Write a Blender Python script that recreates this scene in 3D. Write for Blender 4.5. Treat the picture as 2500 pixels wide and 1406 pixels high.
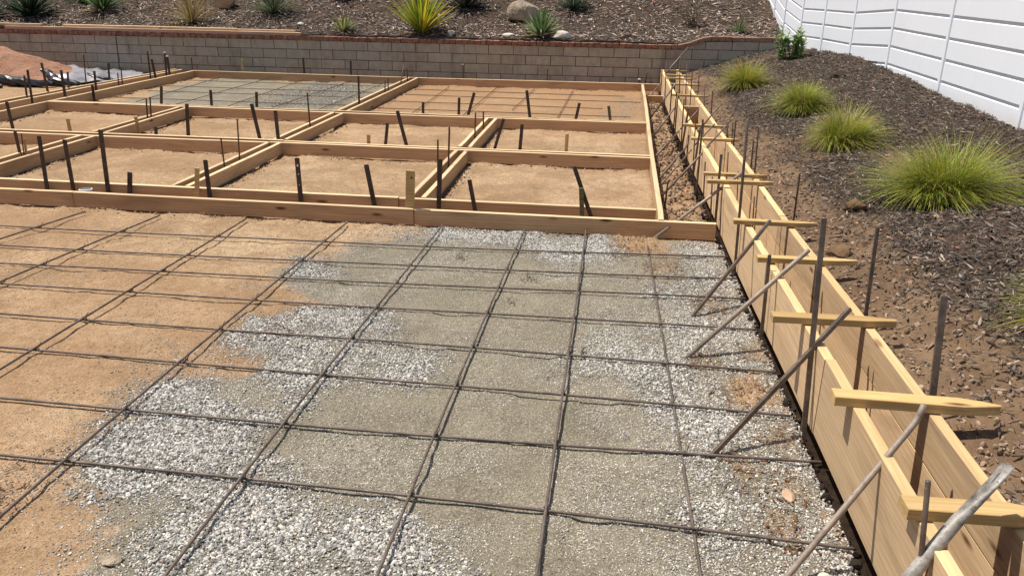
import bpy, bmesh, math, random
import numpy as np
from mathutils import Vector, Matrix

for o in list(bpy.data.objects):
    bpy.data.objects.remove(o)
sc = bpy.context.scene
COL = sc.collection
# ---------------------------------------------------------------- camera
CAM_ROWS = ((0.990912, 0.133832, 0.013478), (-0.06037, 0.352962, 0.933688), (-0.1202, 0.926016, -0.357834))  # right, up, forward
cam_d = bpy.data.cameras.new('camera')
cam = bpy.data.objects.new('camera', cam_d)
COL.objects.link(cam)
cr, cu, cf = (Vector(r) for r in CAM_ROWS)
cam.matrix_world = Matrix(((cr.x, cu.x, -cf.x, 0), (cr.y, cu.y, -cf.y, 0), (cr.z, cu.z, -cf.z, 1.65), (0, 0, 0, 1)))
cam_d.sensor_fit = 'HORIZONTAL'
cam_d.angle = 2 * math.atan(1250 / 1973.87)
cam_d.clip_end = 500
cam_d.clip_start = 0.05
sc.camera = cam
# ---------------------------------------------------------------- light
EL, AZ = 66, 16
sd = Vector((-math.cos(math.radians(EL)) * math.cos(math.radians(AZ)), math.cos(math.radians(EL)) * math.sin(math.radians(AZ)), math.sin(math.radians(EL))))
w = bpy.data.worlds.new('World')
sc.world = w
w.use_nodes = True
nt = w.node_tree
bg = nt.nodes['Background']
sky = nt.nodes.new('ShaderNodeTexSky')
sky.sky_type = 'NISHITA'
sky.sun_disc = False
sky.sun_elevation = math.radians(EL)
sky.sun_rotation = math.atan2(sd.x, sd.y)
sky.air_density = 1.0
sky.dust_density = 1.5
nt.links.new(sky.outputs[0], bg.inputs[0])
bg.inputs[1].default_value = 0.078
sun_d = bpy.data.lights.new('sun', 'SUN')
sun_d.energy = 4.9
sun_d.angle = math.radians(0.5)
sun_d.color = (1.0, 0.945, 0.85)
sun = bpy.data.objects.new('sun', sun_d)
COL.objects.link(sun)
sun.rotation_euler = sd.to_track_quat('Z', 'Y').to_euler()
sc.view_settings.view_transform = 'Standard'
sc.view_settings.look = 'None'
sc.view_settings.gamma = 1
sc.view_settings.exposure = 0.3
sc.cycles.max_bounces = 6
sc.cycles.diffuse_bounces = 3

rng = np.random.default_rng(7)
random.seed(7)
# ---------------------------------------------------------------- noise
_T = np.random.default_rng(3).random((256, 256))


def vn(x, y):
    x = np.asarray(x, float); y = np.asarray(y, float)
    xi = np.floor(x).astype(int); yi = np.floor(y).astype(int)
    fx = x - xi; fy = y - yi
    fx = fx * fx * (3 - 2 * fx); fy = fy * fy * (3 - 2 * fy)
    a = _T[xi % 256, yi % 256]; b = _T[(xi + 1) % 256, yi % 256]
    c = _T[xi % 256, (yi + 1) % 256]; d = _T[(xi + 1) % 256, (yi + 1) % 256]
    return (a * (1 - fx) + b * fx) * (1 - fy) + (c * (1 - fx) + d * fx) * fy


def fbm(x, y, s, o=4, off=0.0):
    v = 0; amp = 1; tot = 0
    for k in range(o):
        v = v + amp * vn(np.asarray(x) * s + 17.3 * k + off, np.asarray(y) * s + 9.1 * k + off)
        tot += amp; amp *= .5; s *= 2.03
    return v / tot - .5


def sstep(a, b, x):
    t = np.clip((x - a) / (b - a), 0, 1)
    return t * t * (3 - 2 * t)


def poly_sd(poly, x, y):
    """signed distance to a polygon, positive inside"""
    P = np.array(poly); x = np.asarray(x, float); y = np.asarray(y, float)
    d = np.full(x.shape, 1e9); ins = np.zeros(x.shape, bool)
    for i in range(len(P)):
        ax, ay = P[i - 1]; bx, by = P[i]
        ex, ey = bx - ax, by - ay
        t = np.clip(((x - ax) * ex + (y - ay) * ey) / (ex * ex + ey * ey + 1e-12), 0, 1)
        d = np.minimum(d, np.hypot(x - ax - t * ex, y - ay - t * ey))
        c = ((ay > y) != (by > y)) & (x < (bx - ax) * (y - ay) / ((by - ay) + 1e-12) + ax)
        ins ^= c
    return np.where(ins, d, -d)


# ---------------------------------------------------------------- object helpers
def link(o, parent=None):
    COL.objects.link(o)
    if parent is not None:
        o.parent = parent
    return o


def tag(o, label=None, cat=None, group=None, kind=None):
    if label: o['label'] = label
    if cat: o['category'] = cat
    if group: o['group'] = group
    if kind: o['kind'] = kind
    return o


def empty(name, loc=(0, 0, 0), rz=0.0):
    o = bpy.data.objects.new(name, None)
    o.empty_display_size = .1
    o.location = loc; o.rotation_euler = (0, 0, rz)
    return link(o)


def bm_obj(name, bm, mat, parent=None, smooth=False):
    me = bpy.data.meshes.new(name)
    bm.normal_update(); bm.to_mesh(me); bm.free()
    me.materials.append(mat)
    if smooth:
        me.polygons.foreach_set('use_smooth', [True] * len(me.polygons))
    return link(bpy.data.objects.new(name, me), parent)


def np_obj(name, V, F, mat, col=None, attrs=None, smooth=False, parent=None):
    """V (n,3), F (m,k) index array -> one mesh object; col = per-vertex rgb"""
    V = np.ascontiguousarray(V, dtype=np.float32); F = np.ascontiguousarray(F, dtype=np.int32)
    me = bpy.data.meshes.new(name)
    m, k = F.shape
    me.vertices.add(len(V)); me.vertices.foreach_set('co', V.ravel())
    me.loops.add(m * k); me.loops.foreach_set('vertex_index', F.ravel())
    me.polygons.add(m)
    me.polygons.foreach_set('loop_start', np.arange(0, m * k, k, dtype=np.int32))
    me.polygons.foreach_set('loop_total', np.full(m, k, dtype=np.int32))
    me.polygons.foreach_set('use_smooth', np.full(m, smooth))
    me.update(calc_edges=True)
    if col is not None:
        a = me.attributes.new('Col', 'FLOAT_COLOR', 'POINT')
        c = np.ones((len(V), 4), np.float32); c[:, :3] = col
        a.data.foreach_set('color', c.ravel())
    for n, v in (attrs or {}).items():
        a = me.attributes.new(n, 'FLOAT', 'POINT')
        a.data.foreach_set('value', np.ascontiguousarray(v, dtype=np.float32).ravel())
    me.materials.append(mat)
    return link(bpy.data.objects.new(name, me), parent)


def scatter(name, base, P, S, Q, col, mat, smooth=False):
    """copies of base variants [(V,F)] at P with scales S (n,3) and random rotations Q (n,3,3), merged into one mesh"""
    n = len(P); which = rng.integers(0, len(base), n)
    Vs, Fs, Cs = [], [], []; off = 0
    for b, (bv, bf) in enumerate(base):
        idx = np.nonzero(which == b)[0]
        if len(idx) == 0: continue
        v = bv[None] * S[idx][:, None, :]
        v = np.einsum('nij,nkj->nki', Q[idx], v) + P[idx][:, None, :]
        Vs.append(v.reshape(-1, 3))
        k = len(bv)
        Fs.append((bf[None] + (off + np.arange(len(idx)) * k)[:, None, None]).reshape(-1, bf.shape[1]))
        Cs.append(np.repeat(col[idx], k, axis=0))
        off += len(idx) * k
    return np_obj(name, np.concatenate(Vs), np.concatenate(Fs), mat, col=np.concatenate(Cs), smooth=smooth)


def rots(n, tilt=1.0):
    """random rotation matrices; tilt 1 = any way up, 0 = only turned about z"""
    a = rng.random(n) * 2 * np.pi; b = (rng.random(n) - .5) * np.pi * tilt; c = (rng.random(n) - .5) * np.pi * tilt
    def m(ax, t):
        R = np.zeros((n, 3, 3)); i, j = [(1, 2), (2, 0), (0, 1)][ax]
        R[:, ax, ax] = 1; R[:, i, i] = np.cos(t); R[:, j, j] = np.cos(t); R[:, i, j] = -np.sin(t); R[:, j, i] = np.sin(t)
        return R
    return m(2, a) @ m(0, b) @ m(1, c)


def ico(sub, jit, seed, flat=1.0):
    bm = bmesh.new(); bmesh.ops.create_icosphere(bm, subdivisions=sub, radius=1)
    r = np.random.default_rng(seed)
    V = np.array([v.co[:] for v in bm.verts]); F = np.array([[v.index for v in f.verts] for f in bm.faces]); bm.free()
    for _ in range(3):
        d = r.normal(size=3); d /= np.linalg.norm(d); h = .55 + r.random() * .3
        ex = np.maximum(V @ d - h, 0); V = V - ex[:, None] * d
    V = V * (1 + jit * (r.random((len(V), 1)) - .5)); V[:, 2] *= flat
    return V, F


# ---------------------------------------------------------------- materials
class NT:
    def __init__(s, name, rough=.85, spec=.3):
        s.m = bpy.data.materials.new(name); s.m.use_nodes = True
        s.t = s.m.node_tree; s.b = s.t.nodes['Principled BSDF']
        s.b.inputs['Roughness'].default_value = rough
        s.b.inputs['Specular IOR Level'].default_value = spec

    def n(s, typ, **kw):
        nd = s.t.nodes.new('ShaderNode' + typ)
        for k, v in kw.items():
            if k in nd.inputs: nd.inputs[k].default_value = v
            else: setattr(nd, k, v)
        return nd

    def l(s, a, b): s.t.links.new(a, b)

    def coord(s, scale=(1, 1, 1), kind='Object', rnd=False):
        tc = s.n('TexCoord'); mp = s.n('Mapping'); mp.inputs['Scale'].default_value = scale
        s.l(tc.outputs[kind], mp.inputs['Vector'])
        if rnd:
            oi = s.n('ObjectInfo'); ml = s.n('Math', operation='MULTIPLY'); ml.inputs[1].default_value = 57.0
            s.l(oi.outputs['Random'], ml.inputs[0]); cb = s.n('CombineXYZ')
            for k in range(3): s.l(ml.outputs[0], cb.inputs[k])
            s.l(cb.outputs[0], mp.inputs['Location'])
        return mp.outputs[0]

    def noise(s, vec, scale, detail=4, rough=.6, dist=0.0):
        nd = s.n('TexNoise'); nd.inputs['Scale'].default_value = scale; nd.inputs['Detail'].default_value = detail
        nd.inputs['Roughness'].default_value = rough; nd.inputs['Distortion'].default_value = dist
        if vec is not None: s.l(vec, nd.inputs['Vector'])
        return nd.outputs[0]

    def ramp(s, fac, stops):
        nd = s.n('ValToRGB'); e = nd.color_ramp.elements
        while len(e) < len(stops): e.new(.5)
        for el, (p, c) in zip(e, stops):
            el.position = p; el.color = (c, c, c, 1) if isinstance(c, (int, float)) else (*c, 1)
        s.l(fac, nd.inputs[0]); return nd.outputs[0]

    def mix(s, f, a, b, mode='MIX'):
        nd = s.n('Mix', data_type='RGBA', blend_type=mode)
        for sock, v in ((nd.inputs[0], f), (nd.inputs[6], a), (nd.inputs[7], b)):
            if hasattr(v, 'is_linked'): s.l(v, sock)
            elif isinstance(v, (int, float)): sock.default_value = v
            else: sock.default_value = (*v, 1)
        return nd.outputs[2]

    def attr(s, name, col=False):
        nd = s.n('Attribute', attribute_name=name); return nd.outputs['Color' if col else 'Fac']

    def math(s, op, a, b=0.0):
        nd = s.n('Math', operation=op)
        for k, v in enumerate((a, b)):
            if hasattr(v, 'is_linked'): s.l(v, nd.inputs[k])
            else: nd.inputs[k].default_value = v
        return nd.outputs[0]

    def col(s, c):
        if hasattr(c, 'is_linked'): s.l(c, s.b.inputs['Base Color'])
        else: s.b.inputs['Base Color'].default_value = (*c, 1)
        return s

    def bump(s, h, dist=.01, st=1.0):
        nd = s.n('Bump'); nd.inputs['Distance'].default_value = dist; nd.inputs['Strength'].default_value = st
        s.l(h, nd.inputs['Height']); s.l(nd.outputs[0], s.b.inputs['Normal']); return s


def wood_mat(name, light, dark, knot=(.10, .045, .02), rough=.75):
    m = NT(name, rough, .25)
    v = m.coord((1.2, 26, 26), rnd=True)
    g = m.noise(v, 1.6, 5, .65, .6)
    v2 = m.coord((.35, 7, 7), rnd=True)
    g2 = m.noise(v2, 1.5, 3, .6, 1.2)
    v3 = m.coord((2.5, 90, 90), rnd=True)
    fine = m.noise(v3, 1.5, 3, .7)
    c = m.mix(m.ramp(g, [(.34, 0), (.66, 1)]), dark, light)
    c = m.mix(m.math('MULTIPLY', m.ramp(g2, [(.42, 0), (.62, 1)]), .55), c, tuple(.72 * a + .28 * b for a, b in zip(light, dark)))
    c = m.mix(.35, c, m.ramp(fine, [(.3, .45), (.7, 1.0)]), 'MULTIPLY')
    wv = m.n('TexWave', wave_type='BANDS', bands_direction='Z'); wv.inputs['Scale'].default_value = 1.6; wv.inputs['Distortion'].default_value = 7.0; wv.inputs['Detail'].default_value = 2.0; wv.inputs['Detail Scale'].default_value = .6
    m.l(m.coord((.55, 9, 9), rnd=True), wv.inputs['Vector'])
    c = m.mix(m.math('MULTIPLY', m.ramp(wv.outputs['Fac'], [(.62, 0), (.95, 1)]), .32), c, tuple(a_ * .72 for a_ in dark))
    vo = m.n('TexVoronoi'); vo.inputs['Scale'].default_value = 1.0
    m.l(m.coord((2.2, 8, 8), rnd=True), vo.inputs['Vector'])
    k = m.ramp(vo.outputs['Distance'], [(.05, 1), (.13, 0)])
    c = m.mix(k, c, knot)
    oi = m.n('ObjectInfo')
    st = m.noise(m.coord((1.1, 5, 5), rnd=True), 1.3, 4, .6, .8)
    c = m.mix(m.ramp(st, [(.52, 0), (.72, .5)]), c, tuple(a * .5 for a in dark))
    hs = m.n('HueSaturation'); m.l(c, hs.inputs['Color'])
    m.l(m.math('ADD', m.math('MULTIPLY', oi.outputs['Random'], .34), .82), hs.inputs['Value'])
    m.col(hs.outputs[0])
    return m.bump(g, .002, .5).m


M = {}
M['wood'] = wood_mat('grid_form_lumber', (.68, .43, .24), (.50, .295, .155))
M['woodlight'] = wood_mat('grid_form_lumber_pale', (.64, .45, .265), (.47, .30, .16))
M['edge'] = wood_mat('sunlit_sawn_edge', (.80, .60, .375), (.70, .49, .27), (.35, .2, .1))  # sawn edge tone, brightened so that board tops look sunlit
M['edgeform'] = wood_mat('sunlit_sawn_edge_yellow', (.82, .60, .33), (.70, .46, .21), (.35, .2, .1))  # yellower copy, sunlight on the plank tops put into its colour
M['woodform'] = wood_mat('curb_form_lumber', (.76, .545, .335), (.61, .405, .225))
M['stakewood'] = wood_mat('stake_wood', (.68, .48, .22), (.50, .31, .12))
M['paleboard'] = wood_mat('pinkish_lumber', (.66, .46, .34), (.50, .31, .22))
m = NT('greenish_weathered_wood', .85, .2); v = m.coord((3, 40, 40), rnd=True)
m.col(m.ramp(m.noise(v, 2, 4), [(.3, (.07, .065, .03)), (.7, (.19, .17, .085))])).bump(m.noise(v, 2), .002); M['green'] = m.m


def steel(name, a, b, c, metal=.35, rough=.6):
    m = NT(name, rough, .4); v = m.coord((1, 1, 1), rnd=True)
    n1 = m.noise(v, 14, 5, .7); n2 = m.noise(v, 90, 3, .7)
    cc = m.mix(m.ramp(n1, [(.35, 0), (.65, 1)]), a, b)
    cc = m.mix(m.ramp(n2, [(.58, 0), (.72, 1)]), cc, c)
    m.b.inputs['Metallic'].default_value = metal
    m.col(cc); return m.bump(n2, .001, .6).m


M['steel'] = steel('dark_stake_steel', (.04, .03, .026), (.095, .068, .054), (.17, .125, .10))
M['rod'] = steel('rusty_rod_steel', (.06, .035, .024), (.125, .075, .05), (.19, .13, .09), .3)
M['rebar'] = steel('rebar_steel', (.085, .064, .053), (.185, .142, .118), (.25, .205, .175), .35)
M['brace'] = steel('weathered_brace_steel', (.22, .17, .13), (.38, .31, .25), (.13, .095, .07), .2, .6)
M['bracedark'] = steel('dark_brace_steel', (.09, .067, .055), (.19, .145, .115), (.28, .22, .17), .4, .5)
M['galv'] = steel('mottled_galvanised', (.055, .047, .04), (.40, .37, .33), (.04, .034, .03), .12, .5)
M['tie'] = steel('tie_wire_steel', (.03, .025, .02), (.06, .045, .04), (.1, .08, .06))


def col_mat(name, rough=.9, spec=.2, mul=1.0, trans=0.0):
    m = NT(name, rough, spec)
    c = m.attr('Col', True)
    m.col(c)
    if trans:
        tr = m.n('BsdfTranslucent'); ms = m.n('MixShader'); ms.inputs[0].default_value = trans
        m.l(c, tr.inputs[0]); m.l(m.b.outputs[0], ms.inputs[1]); m.l(tr.outputs[0], ms.inputs[2])
        m.l(ms.outputs[0], m.t.nodes['Material Output'].inputs[0])
    return m.m


M['stone'] = col_mat('crushed_stone'); M['chip'] = col_mat('bark_chip'); M['leaf'] = col_mat('leaf_blade', .55, .35, trans=.3)
M['block'] = None
m = NT('slump_block', .92, .15); v = m.coord((1, 1, 1)); n1 = m.noise(v, 9, 5, .7); n2 = m.noise(v, 60, 3, .7)
c = m.mix(1.0, m.attr('Col', True), m.ramp(n1, [(.25, .70), (.75, 1.12)]), 'MULTIPLY')
c = m.mix(m.ramp(m.noise(m.coord((1, 1, .4)), 1.6, 5, .65), [(.52, 0), (.70, .45)]), c, (.42, .385, .33))
c = m.mix(m.ramp(m.noise(m.coord((1.2, 1, .25)), 2.2, 5, .65, .4), [(.55, 0), (.72, .5)]), c, (.14, .105, .075))
m.col(m.mix(m.ramp(n2, [(.55, 0), (.75, .5)]), c, (.20, .165, .12))).bump(n2, .006); M['block'] = m.m
m = NT('mortar', .95, .1); m.col(m.ramp(m.noise(m.coord(), 30, 3), [(.3, (.035, .027, .02)), (.7, (.075, .058, .043))])); M['mortar'] = m.m
m = NT('red_cap_brick', .9, .15); v = m.coord(); n1 = m.noise(v, 12, 4, .7)
m.col(m.mix(m.ramp(n1, [(.35, 0), (.7, 1)]), m.attr('Col', True), (.30, .19, .14))).bump(n1, .004); M['brick'] = m.m
m = NT('white_vinyl', .38, .45); v = m.coord(); c = m.ramp(m.noise(v, 1.3, 3), [(.3, (.80, .835, .895)), (.7, (.835, .865, .92))])
sx = m.n('SeparateXYZ'); m.l(v, sx.inputs[0]); nn = m.noise(v, 5, 5, .7)
zz = m.math('SUBTRACT', sx.outputs['Z'], m.math('MULTIPLY', nn, .14)); c = m.mix(m.ramp(m.math('ADD', zz, .5), [(.46, .7), (.62, 0)]), c, (.62, .53, .44))
c = m.mix(m.ramp(m.noise(m.coord((6, 6, .7)), 2, 4, .6), [(.55, 0), (.75, .12)]), c, (.60, .58, .56)); m.col(c); M['vinyl'] = m.m
m = NT('grooved_vinyl_shadow_gap', .5, .3); m.col((.62, .63, .66)); M['groove'] = m.m

# ground: dirt / grey fines / gravel bed / trench soil with painted shade, by vertex masks broken up with noise
m = NT('bare_ground', .95, .12); v = m.coord()
n0 = m.noise(v, .55, 3, .6); n1 = m.noise(v, 3.0, 5, .65); n2 = m.noise(v, 22, 5, .7); n3 = m.noise(v, 130, 3, .7)
dirt = m.mix(m.ramp(n1, [(.32, 0), (.68, 1)]), (.40, .248, .138), (.59, .40, .24))
dirt = m.mix(m.ramp(n0, [(.48, 0), (.66, .5)]), dirt, (.60, .455, .29))
npat = m.noise(v, .95, 5, .68, .8)
dirt = m.mix(m.ramp(npat, [(.49, 0), (.60, .6)]), dirt, (.31, .19, .105))
nd = m.noise(v, 1.6, 6, .72, .5)
dirt = m.mix(m.ramp(nd, [(.48, 0), (.62, .7)]), dirt, (.30, .185, .098))
dirt = m.mix(m.ramp(nd, [(.33, .45), (.42, 0)]), dirt, (.56, .44, .30))
dirt = m.mix(m.ramp(n2, [(.46, 0), (.64, .6)]), dirt, (.24, .155, .09))
for sc_, th, cc_, f_ in ((34, .10, (.15, .09, .05), .85), (52, .11, (.20, .125, .07), .8), (47, .10, (.66, .52, .36), .8), (85, .13, (.62, .47, .31), .7)):
    vo = m.n('TexVoronoi'); vo.inputs['Scale'].default_value = sc_; wv = m.n('VectorMath', operation='ADD'); wn = m.n('TexNoise'); wn.inputs['Scale'].default_value = sc_ * .9; m.l(v, wn.inputs['Vector'])
    wm = m.n('VectorMath', operation='SCALE'); wm.inputs['Scale'].default_value = .5 / sc_; m.l(wn.outputs['Color'], wm.inputs[0]); m.l(v, wv.inputs[0]); m.l(wm.outputs[0], wv.inputs[1]); m.l(wv.outputs[0], vo.inputs['Vector'])
    gate = m.ramp(m.noise(m.coord((1, 1, 1)), 4.5 + sc_ * .02, 4, .7), [(.42, 0), (.56, 1)])
    dirt = m.mix(m.math('MULTIPLY', m.math('MULTIPLY', m.ramp(vo.outputs['Distance'], [(th, 1), (th * 2.2, 0)]), gate), f_), dirt, cc_)
dirt = m.mix(m.ramp(n3, [(.38, .75), (.45, 0)]), dirt, (.20, .125, .07))
dirt = m.mix(m.ramp(n3, [(.58, 0), (.70, .6)]), dirt, (.56, .42, .27))
dirt = m.mix(m.math('MULTIPLY', m.attr('orange'), .6), dirt, (.36, .215, .115))
fin = m.mix(m.ramp(n1, [(.3, 0), (.7, 1)]), (.19, .163, .118), (.30, .26, .192))
fin = m.mix(m.ramp(n2, [(.5, 0), (.72, .6)]), fin, (.35, .30, .215))
fin = m.mix(m.ramp(n3, [(.55, 0), (.66, .75)]), fin, (.58, .52, .41))
fin = m.mix(m.ramp(n3, [(.36, .7), (.45, 0)]), fin, (.10, .08, .055))
brk = m.math('SUBTRACT', m.math('ADD', m.attr('fines'), m.math('MULTIPLY', n2, .6)), .3)
c = m.mix(m.ramp(brk, [(.3, 0), (.7, 1)]), dirt, fin)
c = m.mix(m.attr('grav'), c, m.ramp(n2, [(.3, (.11, .095, .072)), (.7, (.25, .22, .17))]))
c = m.mix(m.attr('shadowed'), c, m.ramp(n2, [(.3, (.016, .011, .008)), (.7, (.05, .032, .021))]))  # near-black soil colour stands for the shade in the slot under the form
m.col(c)
h = m.math('ADD', m.math('MULTIPLY', n2, .8), m.math('MULTIPLY', n3, .5))
m.bump(h, .022, 1.0); M['ground'] = m.m

m = NT('bank_soil', .95, .1); v = m.coord(); n1 = m.noise(v, 2.2, 5, .65); n2 = m.noise(v, 26, 5, .75); n3 = m.noise(v, 90, 3, .7)
soil = m.mix(m.ramp(n1, [(.35, 0), (.65, 1)]), (.15, .093, .056), (.25, .165, .10))
soil = m.mix(m.ramp(n2, [(.5, 0), (.68, .7)]), soil, (.12, .075, .045))
mul = m.mix(m.ramp(n2, [(.35, 0), (.65, 1)]), (.032, .023, .018), (.115, .08, .058))
mul = m.mix(m.ramp(n3, [(.6, 0), (.7, .6)]), mul, (.25, .19, .14))
mul = m.mix(m.ramp(n1, [(.55, 0), (.7, .4)]), mul, (.16, .085, .06))
br = m.ramp(m.math('ADD', m.attr('mulch'), m.math('MULTIPLY', m.math('SUBTRACT', n1, .5), .9)), [(.35, 0), (.65, 1)])
m.col(m.mix(br, soil, mul)); m.bump(m.math('ADD', n2, m.math('MULTIPLY', n3, .5)), .02, 1.0); M['bank'] = m.m

m = NT('red_dirt', .95, .1); v = m.coord(); n1 = m.noise(v, 3, 5); n2 = m.noise(v, 25, 4, .7)
m.col(m.mix(m.ramp(n2, [(.5, 0), (.7, .5)]), m.ramp(n1, [(.3, (.27, .135, .085)), (.7, (.42, .235, .155))]), (.22, .10, .06))).bump(n2, .03); M['reddirt'] = m.m
m = NT('grey_plastic_sheet', .4, .5); m.col(m.ramp(m.noise(m.coord(), 4, 4), [(.35, (.17, .165, .175)), (.65, (.33, .315, .33))])); M['tarp'] = m.m
m = NT('black_plastic', .35, .5); m.col((.02, .02, .023)); M['black'] = m.m
m = NT('white_pvc', .35, .5); m.col((.78, .76, .72)); M['pvc'] = m.m
m = NT('white_paint', .6, .3); m.col((.75, .74, .70)); M['paint'] = m.m
m = NT('boulder_rock', .9, .2); v = m.coord(); n1 = m.noise(v, 3, 6, .7); n2 = m.noise(v, 25, 4, .7)
m.col(m.mix(m.ramp(n1, [(.35, 0), (.6, 1)]), (.20, .145, .10), (.46, .38, .28))).bump(m.math('ADD', n1, m.math('MULTIPLY', n2, .3)), .05); M['boulder'] = m.m
m = NT('pinkish_rock', .9, .2); m.col(m.ramp(m.noise(m.coord(), 5, 5), [(.3, (.34, .20, .13)), (.7, (.60, .43, .30))])); M['pinkrock'] = m.m
m = NT('pale_rock', .9, .2); n1 = m.noise(m.coord(), 8, 5); m.col(m.ramp(n1, [(.3, (.46, .41, .34)), (.7, (.70, .65, .57))])).bump(n1, .02); M['palerock'] = m.m
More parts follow.
